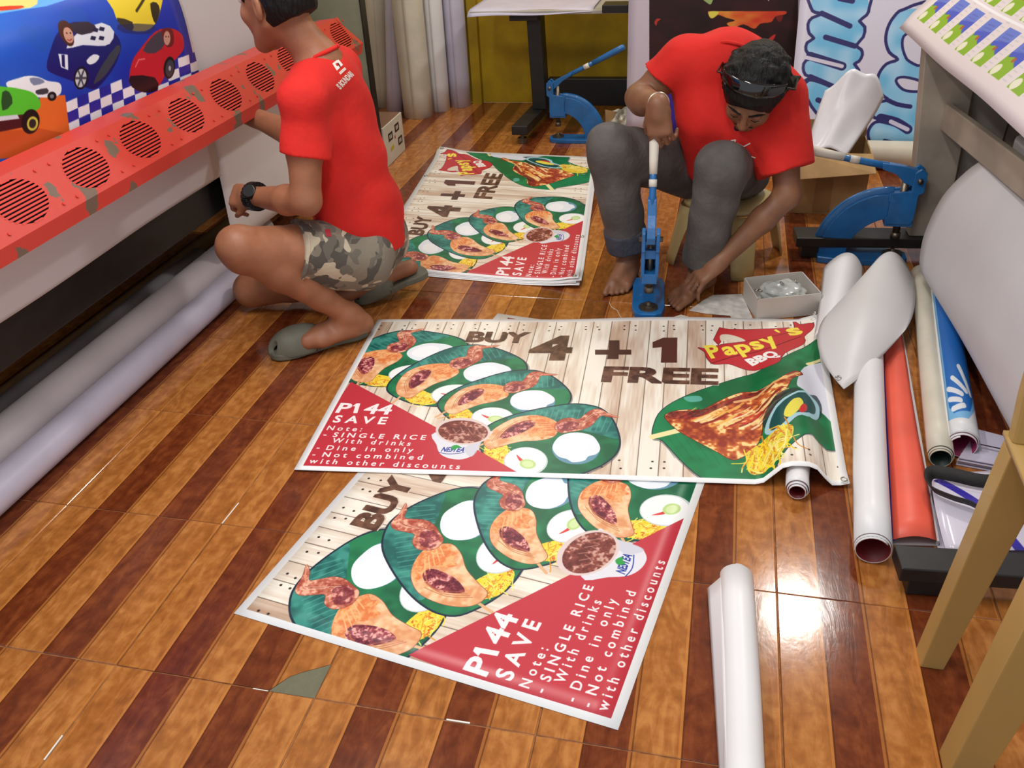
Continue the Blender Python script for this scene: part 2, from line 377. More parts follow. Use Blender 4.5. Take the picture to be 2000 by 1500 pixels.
# ================================================================ the room
def tile_material():
    m = bpy.data.materials.new('wood_print_tile'); m.use_nodes = True; nt = m.node_tree; b = nt.nodes['Principled BSDF']; N = nt.nodes.new; L = nt.links.new
    tc = N('ShaderNodeTexCoord'); sp = N('ShaderNodeSeparateXYZ'); L(tc.outputs['Object'], sp.inputs[0])
    oi = N('ShaderNodeObjectInfo')
    def math_(op, a, bb=None, c=None):
        n = N('ShaderNodeMath'); n.operation = op
        for i, q in enumerate((a, bb, c)):
            if q is None: continue
            if isinstance(q, (int, float)): n.inputs[i].default_value = q
            else: L(q, n.inputs[i])
        return n.outputs[0]
    px = math_('MULTIPLY', sp.outputs[0], 5 / T)                    # plank coordinate 0..5
    fl = math_('FLOOR', px); fr = math_('SUBTRACT', px, fl)
    dark = math_('MODULO', fl, 2)
    cmb = N('ShaderNodeCombineXYZ')
    L(math_('ADD', math_('MULTIPLY', sp.outputs[0], 22), math_('MULTIPLY', oi.outputs['Random'], 37)), cmb.inputs[0]); L(math_('ADD', math_('MULTIPLY', sp.outputs[1], 6.), math_('MULTIPLY', fl, 7.3)), cmb.inputs[1])
    L(oi.outputs['Random'], cmb.inputs[2])
    n1 = N('ShaderNodeTexNoise'); n1.inputs['Scale'].default_value = 1.3; n1.inputs['Detail'].default_value = 7; n1.inputs['Roughness'].default_value = .62; n1.inputs['Distortion'].default_value = 1.1; L(cmb.outputs[0], n1.inputs['Vector'])
    n2 = N('ShaderNodeTexNoise'); n2.inputs['Scale'].default_value = 34; n2.inputs['Detail'].default_value = 4; L(tc.outputs['Object'], n2.inputs['Vector'])
    def ramp(fac, cols):
        r = N('ShaderNodeValToRGB'); e = r.color_ramp.elements
        while len(e) < len(cols): e.new(.5)
        for i, (p, c) in enumerate(cols): e[i].position = p; e[i].color = (*lin(c), 1)
        L(fac, r.inputs[0]); return r.outputs[0]
    mixf = math_('ADD', math_('MULTIPLY', n1.outputs['Fac'], .62), math_('MULTIPLY', n2.outputs['Fac'], .38))
    cl = ramp(mixf, [(.34, (138, 82, 38)), (.48, (166, 102, 48)), (.62, (192, 128, 68))])
    cd = ramp(mixf, [(.34, (86, 36, 17)), (.48, (108, 50, 25)), (.62, (132, 68, 34))])
    mx = N('ShaderNodeMix'); mx.data_type = 'RGBA'; L(dark, mx.inputs[0]); L(cl, mx.inputs[6]); L(cd, mx.inputs[7])
    # printed joint: a pale line beside a dark one at every plank edge
    e0 = math_('LESS_THAN', fr, .035); e1 = math_('GREATER_THAN', fr, .94)
    m2 = N('ShaderNodeMix'); m2.data_type = 'RGBA'; L(math_('MULTIPLY', e0, .7), m2.inputs[0]); L(mx.outputs[2], m2.inputs[6]); m2.inputs[7].default_value = (*lin((84, 40, 14)), 1)
    m3 = N('ShaderNodeMix'); m3.data_type = 'RGBA'; L(math_('MULTIPLY', e1, .45), m3.inputs[0]); L(m2.outputs[2], m3.inputs[6]); m3.inputs[7].default_value = (*lin((206, 132, 62)), 1)
    L(m3.outputs[2], b.inputs['Base Color'])
    b.inputs['Roughness'].default_value = .14; b.inputs['Specular IOR Level'].default_value = .5
    bp = N('ShaderNodeBump'); bp.inputs['Strength'].default_value = .25; bp.inputs['Distance'].default_value = .002
    L(math_('ADD', math_('SUBTRACT', math_('MULTIPLY', n2.outputs['Fac'], .25), e0), math_('MULTIPLY', n1.outputs['Fac'], .4)), bp.inputs['Height']); L(bp.outputs[0], b.inputs['Normal'])
    return m
M_TILE = tile_material()
M_CEM = mat('cement', (112, 110, 88), .9, var=.06, vscale=40, bump=.4, bscale=90)
M_GROUT = mat('grout', (158, 104, 62), .8, var=.4, vscale=25)
M_YEL = mat('yellow_paint', (190, 158, 12), .55, var=.2, vscale=5, bump=.12, bscale=40)
M_WHT = mat('white_paint', (214, 210, 204), .7, var=.05)
M_CEIL = mat('ceiling_paint', (225, 222, 215), .8, var=.03)
X0, X1, Y0, Y1, ZC = -4 * T, 7 * T, -4 * T, 10 * T, 2.7
floor = MB().box((X0, Y0, -.06), (X1, Y1, -.0022)).build('floor', M_GROUT); tag(floor, 'glossy wood-look ceramic tile floor', kind='structure')
def tile_mesh():
    g, bv, t = .0014, .0014, .009; s = T
    mb = MB(); a, b = g, s - g
    mb.add([(a, a, -t), (b, a, -t), (b, b, -t), (a, b, -t), (a, a, -bv), (b, a, -bv), (b, b, -bv), (a, b, -bv), (a + bv, a + bv, 0), (b - bv, a + bv, 0), (b - bv, b - bv, 0), (a + bv, b - bv, 0)],
           [(8, 9, 10, 11)] + [(i, (i + 1) % 4, 4 + (i + 1) % 4, 4 + i) for i in range(4)] + [(4 + i, 4 + (i + 1) % 4, 8 + (i + 1) % 4, 8 + i) for i in range(4)])
    me = bpy.data.meshes.new('floor_tile'); me.from_pydata(mb.v, [], mb.f); me.materials.append(M_TILE); return me
TM = tile_mesh()
M_GW = mat('white_grout', (236, 232, 222), .5)
for a, b in (((466, 982), (434, 1022)), ((122, 1436), (86, 1484)), ((494, 1345), (523, 1350)), ((872, 1405), (918, 1412))):
    pa_, pb_ = PZ(*a), PZ(*b); n_ = np.array([-(pb_ - pa_)[1], (pb_ - pa_)[0], 0]); n_ *= .0016 / np.linalg.norm(n_); z_ = np.array([0, 0, -.002])
    MB().prism([pa_ - n_ + z_, pb_ - n_ + z_, pb_ + n_ + z_, pa_ + n_ + z_], (0, 0, .0022)).build('joint_filler', M_GW, floor, label='white joint filler between two tiles')
for u in range(-4, 7):
    for v in range(-4, 10):
        if (u, v) == (0, 0):                       # the chipped tile by the near banner
            pts = [PZ(524, 1350), PZ(566, 1321), PZ(589, 1313), PZ(646, 1298)]
            pts = [(p[0], p[1]) for p in pts]; pts[0] = (pts[0][0], .0014); pts[-1] = (T - .0014, pts[-1][1])
            out = [(.0014, .0014)] + pts + [(T - .0014, T - .0014), (.0014, T - .0014)]
            t = MB().prism([(x, y, -.009) for x, y in out], (0, 0, .009)).build('floor_tile', M_TILE, floor, label='floor tile with a broken corner')
            MB().prism([(x, y, -.006) for x, y in [(pts[0][0], .0)] + pts[1:] + [(T, pts[-1][1]), (T, 0)]], (0, 0, .0046)).build('bare_cement', M_CEM, floor, label='grey cement bared by the broken tile corner')
        else:
            t = bpy.data.objects.new('floor_tile', TM); COL.objects.link(t); t.parent = floor; t.location = (u * T, v * T, 0)
            t.rotation_euler = (random.gauss(0, .0006), random.gauss(0, .0006), 0)
wb = MB().box((X0, Y1, 0), (X1, Y1 + .1, ZC)).build('wall_back', M_YEL); tag(wb, 'back wall painted mustard yellow', kind='structure')
wl = MB().box((X0 - .1, 1.2, 0), (X0, Y1 + .1, ZC)).build('wall_left', M_WHT); tag(wl, 'white side wall behind the red printer', kind='structure')
wr = MB().box((X1, .6, 0), (X1 + .1, Y1 + .1, ZC)).build('wall_right', M_WHT); tag(wr, 'white side wall at the right', kind='structure')
ce = MB().box((X0 - .1, -.4, ZC), (X1 + .1, Y1 + .1, ZC + .1)).build('ceiling', M_CEIL); tag(ce, 'plain white ceiling', kind='structure')
shade = MB().box((-.42, Y1 - .05, 0), (-.36, Y1, ZC)).build('shade_strip_1', mat('yellow_paint_shaded', (172, 142, 12), .55, var=.2, vscale=5)); tag(shade, 'darker yellow strip on the back wall, corner shade in its colour', kind='structure')  # strip coloured darker for the shade in the corner behind the rolls
# ================================================================ the food banners
Hm = homog([(738, 627), (1598, 627), (1658, 955), (575, 921)], [(0, 0), (1524, 0), (1524, 910), (0, 910)])
def food_art():
    A = Art(1524, 910, (232, 224, 208), Hm); W, H = A.W, A.H
    n1 = vnoise(H, W, 160, 24, 1); n2 = vnoise(H, W, 60, 5, 2); n3 = vnoise(H, W, 9, 4, 3); n4 = vnoise(H, W, 90, 60, 4)
    r = np.random.RandomState(5); xs = 0; k = 0; edges = []
    while xs < W:
        pw = 58 + r.rand() * 14; x1 = min(W, int(xs + pw)); tone = [0, .12, .3, .05, .2, .08][k % 6] + .08 * r.rand()
        if k == 0: tone = .75
        if k in (13, 17): tone = .55
        q = np.clip(tone + .55 * (n1[:, int(xs):x1] - .5) + .35 * (n2[:, int(xs):x1] - .5) + .3 * (n4[:, int(xs):x1] - .5) * (1 + tone), 0, 1)[..., None]
        A.a[:, int(xs):x1] = (np.array([246, 240, 226]) * (1 - q) + np.array([192, 156, 130]) * q) / 255; edges.append(x1); xs += pw; k += 1
    for x in edges[:-1]: A.stroke([(x, 0), (x + 1, H)], 2.6, (96, 74, 62), raw=True, alpha=.8)
    for i, x in enumerate([0] + edges[:-1]):
        for yy in (42, 70, H - 60, H - 88): A.ell((x + 14 + 22 * (i % 2) + r.rand() * 14, yy + r.rand() * 14), 3.6, 3.6, 0, (60, 46, 40), raw=True)
    # ---- red corner
    A.poly([(560, 935), (575, 925), (684, 752), (1012, 932), (1012, 960)], (196, 52, 66))
    def tex(c1, c2, sc, seed, c3=None):
        n = vnoise(H, W, sc, sc, seed) * .6 + vnoise(H, W, sc / 3, sc / 3, seed + 50) * .4
        def f(X, Y):
            q = np.clip((n[Y, X] - .3) / .4, 0, 1)[..., None]; o = np.array(c1) * (1 - q) + np.array(c2) * q
            if c3 is not None: z = np.clip((n[Y, X] - .6) / .12, 0, 1)[..., None]; o = o * (1 - z) + np.array(c3) * z
            return o
        return f
    t_leaf = tex((8, 96, 62), (30, 130, 84), 60, 11); t_leaf2 = tex((20, 98, 92), (62, 150, 136), 40, 12)
    t_meat = tex((226, 156, 106), (250, 208, 164), 26, 13); t_fry = tex((226, 126, 70), (248, 182, 122), 14, 18); t_wing = tex((168, 74, 58), (222, 146, 120), 15, 14, (240, 180, 152)); t_choc = tex((96, 22, 44), (184, 84, 90), 12, 15, (232, 170, 160))
    t_noo = tex((240, 208, 40), (252, 240, 110), 8, 16, (216, 110, 30)); t_gr = tex((150, 52, 30), (236, 136, 62), 26, 17, (252, 222, 150)); t_dark = tex((70, 14, 20), (150, 40, 34), 12, 19)
    key4 = np.array([Hm(*p) for p in ((1199, 822), (1116, 880), (939, 873))])
    def dish(tip, rice, end):
        kk = np.array([Hm(*p) for p in (tip, rice, end)])
        AF = np.linalg.solve(np.c_[key4, np.ones(3)], kk)
        B = Art.__new__(Art); B.__dict__.update(A.__dict__); B.mp = lambda x, y: np.append(Hm(x, y), 1) @ AF
        leaf = [(928, 860), (945, 838), (985, 820), (1040, 806), (1106, 796), (1150, 800), (1175, 812), (1192, 834), (1202, 866), (1196, 890), (1176, 908), (1150, 921), (1112, 933), (1030, 938), (985, 930), (940, 900)]
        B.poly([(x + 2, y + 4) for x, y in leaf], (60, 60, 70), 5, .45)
        B.poly(leaf, t_leaf, 5)
        B.poly([(985, 821), (1040, 806), (1106, 797), (1150, 801), (1175, 813), (1191, 836), (1199, 862), (1170, 858), (1120, 846), (1060, 838), (1000, 834)], t_leaf2, 5)
        for k in range(15):
            x = 1040 + k * 10.5; B.stroke([(x, 808 + max(0, k - 10) * 5), (x - 12, 838 + k * .9)], 3.2, (96, 176, 164), alpha=.55)
        B.stroke(leaf, 5, (14, 38, 60), True, 5)
        B.poly([(940, 878), (952, 866), (980, 872), (984, 905), (962, 912), (938, 896)], t_noo, 4)
        rr = np.random.RandomState(int(tip[0]))
        for k in range(26):
            a = rr.rand() * 6.28; c = (960 + rr.randn() * 13, 888 + rr.randn() * 9); B.stroke([(c[0] - 12 * math.cos(a), c[1] - 6 * math.sin(a)), (c[0] + rr.randn() * 4, c[1] + rr.randn() * 3), (c[0] + 12 * math.cos(a), c[1] + 6 * math.sin(a))], 3, [(250, 226, 60), (252, 240, 130), (228, 150, 40)][k % 3], smooth=4, alpha=.9)
        B.stroke([(912, 882), (948, 868)], 8, (226, 176, 130))
        B.pell((1018, 906), 43, 27, 0, (206, 214, 214)); B.pell((1018, 905), 40, 25, 0, (248, 250, 248))
        B.poly([(1000, 893), (1010, 901), (1018, 907), (1006, 905)], (222, 60, 60), 3); B.pell((1022, 911), 16, 9, .1, (190, 220, 140)); B.pell((1022, 911), 11, 6, .1, (214, 234, 172))
        B.pell((1116, 882), 47, 30, 0, (120, 160, 200), .8); B.poly([(1070, 880), (1080, 862), (1100, 853), (1125, 852), (1148, 858), (1160, 872), (1163, 884), (1155, 893), (1140, 897), (1132, 905), (1110, 908), (1098, 902), (1080, 896)], (236, 242, 250), 4); B.pell((1113, 872), 30, 14, 0, (250, 252, 255))
        B.poly([(937, 871), (944, 856), (966, 838), (1000, 822), (1038, 818), (1066, 826), (1082, 838), (1074, 858), (1046, 866), (1010, 868), (974, 876), (948, 882)], t_meat, 5, outline=((150, 84, 60), 3))
        B.poly([(1020, 822), (1046, 819), (1070, 826), (1086, 838), (1090, 846), (1076, 850), (1074, 858), (1060, 858), (1050, 864), (1040, 858), (1024, 860), (1030, 846), (1040, 838)], t_fry, 3)
        B.poly([(968, 862), (980, 846), (1004, 832), (1030, 828), (1036, 836), (1018, 848), (994, 858)], t_choc, 5)
        for q in range(4): B.stroke([(952 + 5 * q, 868 - 2 * q), (972 + 9 * q, 846 - 4 * q), (1004 + 10 * q, 828 + q)], 2.5, (186, 108, 70), smooth=4, alpha=.7)
        for q in range(5): B.stroke([(1028 + 6 * q, 830 + 5 * q), (1060 + 4 * q, 832 + 4 * q)], 3, (250, 196, 140), alpha=.8)
        B.poly([(1074, 842), (1084, 828), (1104, 823), (1120, 826), (1132, 818), (1146, 808), (1162, 806), (1180, 815), (1200, 822), (1182, 822), (1166, 819), (1157, 826), (1146, 838), (1128, 846), (1106, 850), (1086, 852)], t_wing, 5, outline=((120, 56, 44), 2)); B.poly([(1078, 842), (1090, 831), (1108, 830), (1122, 834), (1118, 844), (1096, 849)], t_choc, 4, .7)
        for q in range(4): B.stroke([(1112 + 6 * q, 846 - 5 * q), (1130 + 6 * q, 834 - 6 * q), (1150 + 4 * q, 816 - q)], 2.4, (246, 196, 168) if q % 2 else (150, 66, 52), smooth=4, alpha=.7)
        B.stroke([(1166, 816), (1182, 818), (1199, 822)], 4, (220, 150, 120), smooth=4)
    dish((827, 646), (838, 694), (701, 752)); dish((968, 680), (945, 735), (780, 780)); dish((1080, 738), (1031, 790), (866, 810)); dish((1199, 822), (1116, 880), (939, 873))
    A.poly([(560, 940), (566, 921), (684, 752), (1012, 932), (1012, 965), (700, 965)], (196, 52, 66))
    # ---- cup of iced tea
    A.poly([(843, 850), (846, 874), (852, 890), (868, 899), (890, 902), (908, 898), (920, 890), (936, 862), (950, 848)], (228, 228, 236), 4); A.poly([(900, 880), (910, 897), (922, 889), (936, 864), (948, 850), (930, 862)], (196, 198, 212), 3, .6)
    A.pell((897, 848), 53, 26, .06, (226, 206, 202)); A.pell((897, 849), 48, 22, .06, tex((100, 36, 34), (160, 84, 70), 16, 21, (206, 160, 146)))
    for q in range(5): A.stroke([(862 + 15 * q, 840 + 3 * (q % 2)), (874 + 14 * q, 855), (890 + 10 * q, 846 + q)], 3, (206, 150, 136), smooth=4, alpha=.6)
    A.text('NESTEA', (854, 886.5), (898, 887.5), 22, (20, 50, 150), .03, shear=.2); A.poly([(874, 878), (884, 874), (893, 879), (884, 881), (878, 884)], (40, 160, 70), 3)
    A.stroke([(850, 888), (870, 891.5), (899, 889)], 2.5, (20, 50, 150), smooth=4)
    # ---- grilled leg on the big leaf
    L6 = lambda P: [(1100 + .3 * x, 600 + .3 * y) for x, y in P]
    big = L6([(560, 800), (620, 690), (800, 590), (1100, 490), (1300, 435), (1480, 330), (1600, 272), (1670, 252), (1720, 350), (1760, 600), (1790, 900), (1770, 955), (1640, 950), (1560, 955), (1430, 1050), (1320, 1160), (1200, 1166), (980, 1160), (860, 1112), (740, 1012), (620, 890), (560, 870)])
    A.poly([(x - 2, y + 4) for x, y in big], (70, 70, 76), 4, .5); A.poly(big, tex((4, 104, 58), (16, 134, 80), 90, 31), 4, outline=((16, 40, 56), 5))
    for q in range(12): A.stroke(L6([(600 + 40 * q, 860 - 18 * q), (700 + 60 * q, 1000 + 8 * q)]), 2, (4, 90, 52), alpha=.4)
    A.poly(L6([(760, 610), (860, 600), (880, 630), (800, 640)]), (120, 196, 190), 4, .7)
    A.poly(L6([(1540, 640), (1500, 600), (1560, 430), (1680, 402), (1800, 420), (1810, 800), (1700, 740), (1640, 690)]), (222, 224, 236), 4)
    A.stroke(L6([(555, 865), (740, 820)]), 22, (246, 232, 170)); A.stroke(L6([(1590, 402), (1730, 372)]), 16, (238, 222, 160))
    leg = L6([(635, 735), (700, 700), (780, 690), (880, 690), (1000, 632), (1100, 590), (1180, 575), (1340, 580), (1420, 530), (1500, 480), (1545, 500), (1470, 560), (1440, 625), (1380, 720), (1290, 780), (1270, 880), (1200, 960), (1090, 1010), (980, 960), (860, 900), (720, 822)])
    A.poly(leg, t_gr, 4, outline=((96, 26, 20), 4))
    r2 = np.random.RandomState(3)
    for q in range(64):
        t = r2.rand(); s_ = r2.rand(); x = 700 + 620 * t; y = 740 + (220 * t if t < .6 else 130) * s_ - 60 * t; l = 60 + 110 * r2.rand()
        A.stroke(L6([(x, y), (x + l * .6, y - l * .22), (x + l, y - l * .45)]), 4 + 9 * r2.rand(), [(250, 216, 140), (244, 180, 84), (126, 30, 26), (206, 56, 40), (254, 240, 200), (250, 226, 160)][q % 6], smooth=4, alpha=.75)
    A.poly(L6([(640, 735), (700, 700), (880, 690), (1010, 640), (1180, 585), (1340, 590), (1330, 610), (1180, 620), (1000, 680), (880, 730), (720, 750)]), t_dark, 4, .75)
    A.stroke(L6([(1100, 640), (1300, 600), (1440, 540), (1520, 495)]), 12, (248, 200, 130), smooth=5, alpha=.8)
    A.poly(L6([(1300, 860), (1280, 790), (1340, 700), (1480, 640), (1560, 660), (1640, 620), (1680, 700), (1640, 800), (1500, 850), (1400, 930), (1330, 920)]), (20, 40, 46), 4, .7)
    A.poly(L6([(1292, 870), (1330, 780), (1440, 700), (1540, 650), (1610, 650), (1660, 690), (1650, 780), (1590, 830), (1500, 845), (1420, 910), (1350, 922)]), (168, 210, 222), 4)
    A.poly(L6([(1320, 860), (1350, 790), (1450, 710), (1540, 665), (1600, 670), (1630, 710), (1620, 770), (1560, 810), (1470, 830), (1400, 890), (1345, 898)]), (12, 78, 76), 4)
    A.poly(L6([(1410, 840), (1420, 790), (1470, 730), (1520, 718), (1540, 750), (1510, 800), (1450, 850)]), (236, 224, 84), 4); A.poly(L6([(1510, 800), (1540, 752), (1565, 760), (1560, 795), (1525, 822)]), (206, 44, 44), 3)
    A.poly(L6([(1170, 1000), (1180, 960), (1260, 920), (1360, 905), (1460, 905), (1465, 970), (1410, 1050), (1350, 1100), (1200, 1100)]), t_noo, 4, .9)
    for q in range(70):
        c = np.array([1310, 1010]) + r2.randn(2) * [72, 44]; a = r2.rand() * 6.28; d = np.array([math.cos(a), math.sin(a)]) * 60; k_ = r2.randn(2) * 22
        A.stroke(L6([c - d, c + k_, c + d]), 3.6, [(250, 226, 60), (252, 240, 140), (222, 140, 40), (246, 214, 40)][q % 4], smooth=5)
    # ---- cut-out lettering
    def wood(body, p0, p1, h, bold):
        dd = Art.__new__(Art); dd.__dict__.update(A.__dict__)
        A.text(body, (p0[0] + 1, p0[1] + 1), (p1[0] + 1, p1[1] + 1), h, (214, 200, 180), bold)
        A.text(body, p0, p1, h, tex((74, 46, 36), (120, 84, 66), 30, 41), bold)
    wood('BUY', (903, 672.5), (1025, 674), 74, .05); wood('4', (1021, 706.5), (1106, 706.5), 158, .05)
    A.poly([(1267, 673), (1288, 664), (1316, 664), (1315, 714.5), (1283, 714.5), (1285, 683), (1267, 685)], (96, 56, 46)); wood('FREE', (1165, 751), (1397, 757), 92, .045)
    A.poly([(1154, 688), (1181, 688), (1181, 669), (1202, 669), (1202, 688), (1225, 688), (1225, 698), (1200, 698), (1200, 707), (1177, 707), (1179, 698), (1154, 698)], (84, 54, 44))
    # ---- logo
    red, dk = (198, 48, 56), (110, 26, 36)
    A.poly(L6([(1000, 148), (1060, 160), (1180, 162), (1330, 158), (1460, 150), (1490, 180), (1400, 215), (1270, 232), (1150, 240), (1130, 215), (1080, 200), (1005, 196), (1012, 235), (990, 262), (960, 230)]), red, 0, outline=(dk, 4))
    A.poly(L6([(1005, 198), (1070, 196), (1150, 222), (1170, 242), (1120, 240), (1060, 226), (1010, 240)]), (226, 214, 196), 3)
    A.poly(L6([(858, 282), (920, 290), (1010, 262), (1150, 245), (1300, 222), (1440, 190), (1500, 160), (1490, 98), (1530, 128), (1620, 142), (1612, 180), (1560, 215), (1562, 258), (1430, 330), (1390, 400), (1300, 436), (1180, 430), (1060, 390), (960, 392), (915, 350), (900, 310)]), red, 3, outline=(dk, 5))
    A.stroke(L6([(940, 388), (1100, 340), (1300, 300), (1540, 210)]), 4, dk, smooth=5)
    v = [L6([p])[0] for p in ((940, 352), (1100, 330), (1240, 300), (1400, 262), (1440, 200), (1565, 196))]
    
    for ch, a, b, hh in (('P', (940, 352), (1022, 340), 84), ('a', (1036, 334), (1122, 322), 80), ('p', (1130, 320), (1220, 304), 80), ('s', (1232, 300), (1304, 284), 78), ('y', (1312, 278), (1404, 252), 78), ("'", (1432, 214), (1450, 208), 56), ('s', (1468, 204), (1562, 188), 70)):
        A.text(ch, L6([a])[0], L6([b])[0], hh, (250, 232, 80), .035)
    A.text('BBQ', L6([(1212, 404)])[0], L6([(1400, 348)])[0], 44, (252, 250, 246), .06)
    # ---- small print
    wc = (250, 240, 240)
    A.text('P', (653, 811.5), (678, 812.5), 54, wc, .03); A.poly([(686, 799.5), (694, 794), (701, 794), (695, 813), (687, 813), (691, 800)], wc); A.text('44', (704, 813), (757, 815), 54, wc, .03); A.text('S A V E', (647, 830.5), (748, 834), 38, wc, .03)
    A.text('N o t e :', (636, 845.5), (702, 848), 23, wc, .02); A.text('-  S I N G L E   R I C E', (629, 858), (824, 864), 23, wc, .025)
    A.text('W i t h   d r i n k s', (645, 869.5), (795, 875.5), 23, wc, .02); A.text('-  D i n e   i n   o n l y', (616, 883), (800, 888), 23, wc, .02)
    A.text('-  N o t   c o m b i n e d', (608, 896), (818, 902), 23, wc, .02); A.text('w i t h   o t h e r   d i s c o u n t s', (602, 908.5), (890, 920), 23, wc, .02)
    b = 20
    A.a[:b] = .97; A.a[-b:] = .97; A.a[:, :b] = .97; A.a[:, -b:] = .97
    return A
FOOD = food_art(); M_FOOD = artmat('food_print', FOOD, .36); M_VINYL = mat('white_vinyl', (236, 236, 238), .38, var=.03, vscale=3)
def quadfn(TL, TR, BR, BL, hz):
    TL, TR, BR, BL = [np.array(p[:2]) for p in (TL, TR, BR, BL)]
    def f(u, v):
        p = (TL * (1 - u) + TR * u) * (1 - v) + (BL * (1 - u) + BR * u) * v
        return (p[0], p[1], hz(u, v))
    return f
def eyelet(p, nrm, parent, R=.0075): return MB().ring(p, nrm, R, .0022, 16, 6).build('eyelet', M_STEEL, parent, True)
M_STEEL = mat('nickel', (190, 188, 182), .28, 1)
# near banner, half under the middle one
nb = sheet('food_banner', quadfn(PZ(457, 1199), (.436, 1.694), (1.330, 1.560), PZ(1207, 1427), lambda u, v: .0014), 25, 15, M_FOOD, None, .001, origin=PZ(457, 1199))
tag(nb, 'printed food banner nearest the camera, its far half tucked under another banner', 'banner', 'printed food banners on the floor')
# middle banner, its right end lifted over a small roll
def hz(u, v):
    z = .0062 + .0012 * math.sin(9 * u) * math.sin(5 * v + 1)
    z += .064 * math.exp(-((u - .912) / .046) ** 4) * (1 / (1 + math.exp(-(v - .45) * 12))) + .022 * max(0, u - .955) / .045 * (1 - v)
    z += .010 * math.exp(-((v) / .035) ** 2) * (.5 + .5 * math.sin(11 * u + .5)) * (u > .3)
    z += .012 * max(0, v - .93) / .07 * max(0, u - .975) / .025
    return z
mb_ = sheet('food_banner', quadfn(PZ(738, 627), PZ(1598, 627), PZ(1658, 955), PZ(575, 921), hz), 70, 40, M_FOOD, None, .001, origin=PZ(575, 921))
tag(mb_, 'whole printed food banner in the middle of the floor, right edge over a small roll', 'banner', 'printed food banners on the floor')
for (x, y) in ((1588, 632), (1646, 950)):
    p = PZ(x, y); eyelet((p[0], p[1], .04 if y < 700 else .024), (0, 0, 1), mb_)
# the stack of finished banners at the back
TR, BR, BL = PZ(860, 298), PZ(1165, 312), PZ(1130, 562); TLk = TR + (BL - BR)
for k in range(4):
    o = np.array([[0, 0, 0], [.012, -.006, 0], [-.008, -.012, 0], [.006, -.02, 0]][3 - k])
    def hz4(u, v, k=k):
        z = .003 + .0035 * k + .02 * math.exp(-((1 - u) / .05) ** 2 - (v / .12) ** 2) + (.012 + .003 * k) * math.exp(-((u) / .05) ** 2) * (math.exp(-((v - 1) / .08) ** 2)) + .006 * math.exp(-(u / .06) ** 2) * math.sin(7 * v + 1)
        return max(z, .0025 + .003 * k)
    s_ = sheet('food_banner', quadfn(TLk + o, TR + o, BR + o, BL + o, hz4), 40, 24, M_FOOD, None, .001, origin=BL + o)
    tag(s_, ['lowest banner of the stack behind the kneeling man', 'second banner from the bottom of the stack behind the kneeling man', 'third banner from the bottom of the stack behind the kneeling man', 'topmost banner of the stack behind the kneeling man, logo at its far corner'][k], 'banner', 'stacked printed food banners')
    if k == 3:
        for uv_ in ((.985, .02), (.72, .012), (.985, .98), (.3, .985), (.015, .98)):
            q = quadfn(TLk + o, TR + o, BR + o, BL + o, hz4)(*uv_); eyelet((q[0], q[1], q[2] + .002), (0, 0, 1), s_)
# ================================================================ red wide-format printer at the left
M_RED = mat('chipped_red_paint', (200, 62, 52), .42, rgb2=(112, 92, 78), vscale=10, vpos=(.385, .395), bump=.08, bscale=30)
M_RED2 = mat('red_paint', (206, 58, 50), .45)
M_BLK = mat('black_paint', (30, 30, 31), .45, var=.2, vscale=20)
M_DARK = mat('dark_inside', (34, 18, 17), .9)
M_GGREY = mat('grey_green_paint', (146, 146, 122), .6, var=.12, vscale=6)
M_PWH = mat('printer_white', (206, 203, 205), .5)
M_CARD = mat('cardboard', (172, 138, 92), .85, var=.12, vscale=12, bump=.1)
pr = thing('wide_format_printer', 'long wide-format printer with a chipped red vented front bar', 'printer', (-.8, 1.3, 0))
YA, YB = -.3, 2.86
A_, B_, C_, D_, E_ = (-.43, .672), (-.43, .712), (-.505, .833), (-.575, .838), (-.575, .68)
P3 = lambda q, y: (q[0], y, q[1])
ends = {'A': 2.83, 'B': 2.86, 'C': 2.76, 'D': 2.66, 'E': 2.83}
mb = MB(); pts = [A_, B_, C_, D_, E_]; es = [ends[k] for k in 'ABCDE']
mb.add([P3(q, YA) for q in pts] + [P3(q, e) for q, e in zip(pts, es)], [(0, 1, 6, 5), (2, 3, 8, 7), (3, 4, 9, 8), (4, 0, 5, 9), (5, 6, 7, 8, 9)])
vents = [.681 + .254 * k for k in range(-3, 9)]
sB, sC = np.array(B_), np.array(C_); SL = np.linalg.norm(sC - sB); sd = (sC - sB) / SL; sn = np.array([sd[1], -sd[0]])
def face(y, s, off=0.): q = sB + sd * s + sn * off; return (q[0], y, q[1])
RY, RS = .079, .057
for yc in vents:
    y0, y1 = yc - .127, yc + .127
    if yc == vents[-1]: y1 = 2.79
    an = sorted(list(np.linspace(-math.pi, math.pi, 44, False)) + [math.atan2(sy * SL / 2, (y1 if sx > 0 else y0) - yc) if sx > 0 else math.atan2(sy * SL / 2, y0 - yc) for sx in (1, -1) for sy in (1, -1)])
    inn, out = [], []
    for a in an:
        c, s_ = math.cos(a), math.sin(a); inn.append(face(yc + RY * c, SL / 2 + RS * s_))
        k = min(((y1 - yc) / c if c > 1e-6 else ((y0 - yc) / c if c < -1e-6 else 9)), (SL / 2 / abs(s_) if abs(s_) > 1e-6 else 9)); out.append(face(yc + k * c, SL / 2 + k * s_))
    n = len(an); mb.add(inn + out, [(i, n + i, n + (i + 1) % n, (i + 1) % n) for i in range(n)])
mb.add([face(2.79, 0), face(2.86, 0), face(2.76, SL), face(2.79, SL)], [(0, 1, 2)])
mb.build('fan_bar', M_RED, pr, label='chipped red sheet-metal bar with round vents')
MB().prism([(-.448, YA, .70), (-.517, YA, .825), (-.56, YA, .83), (-.56, YA, .70)], (0, 2.62 - YA, 0)).build('bar_inside', M_DARK, pr)  # near-black block: shade behind the vent slots put into its colour
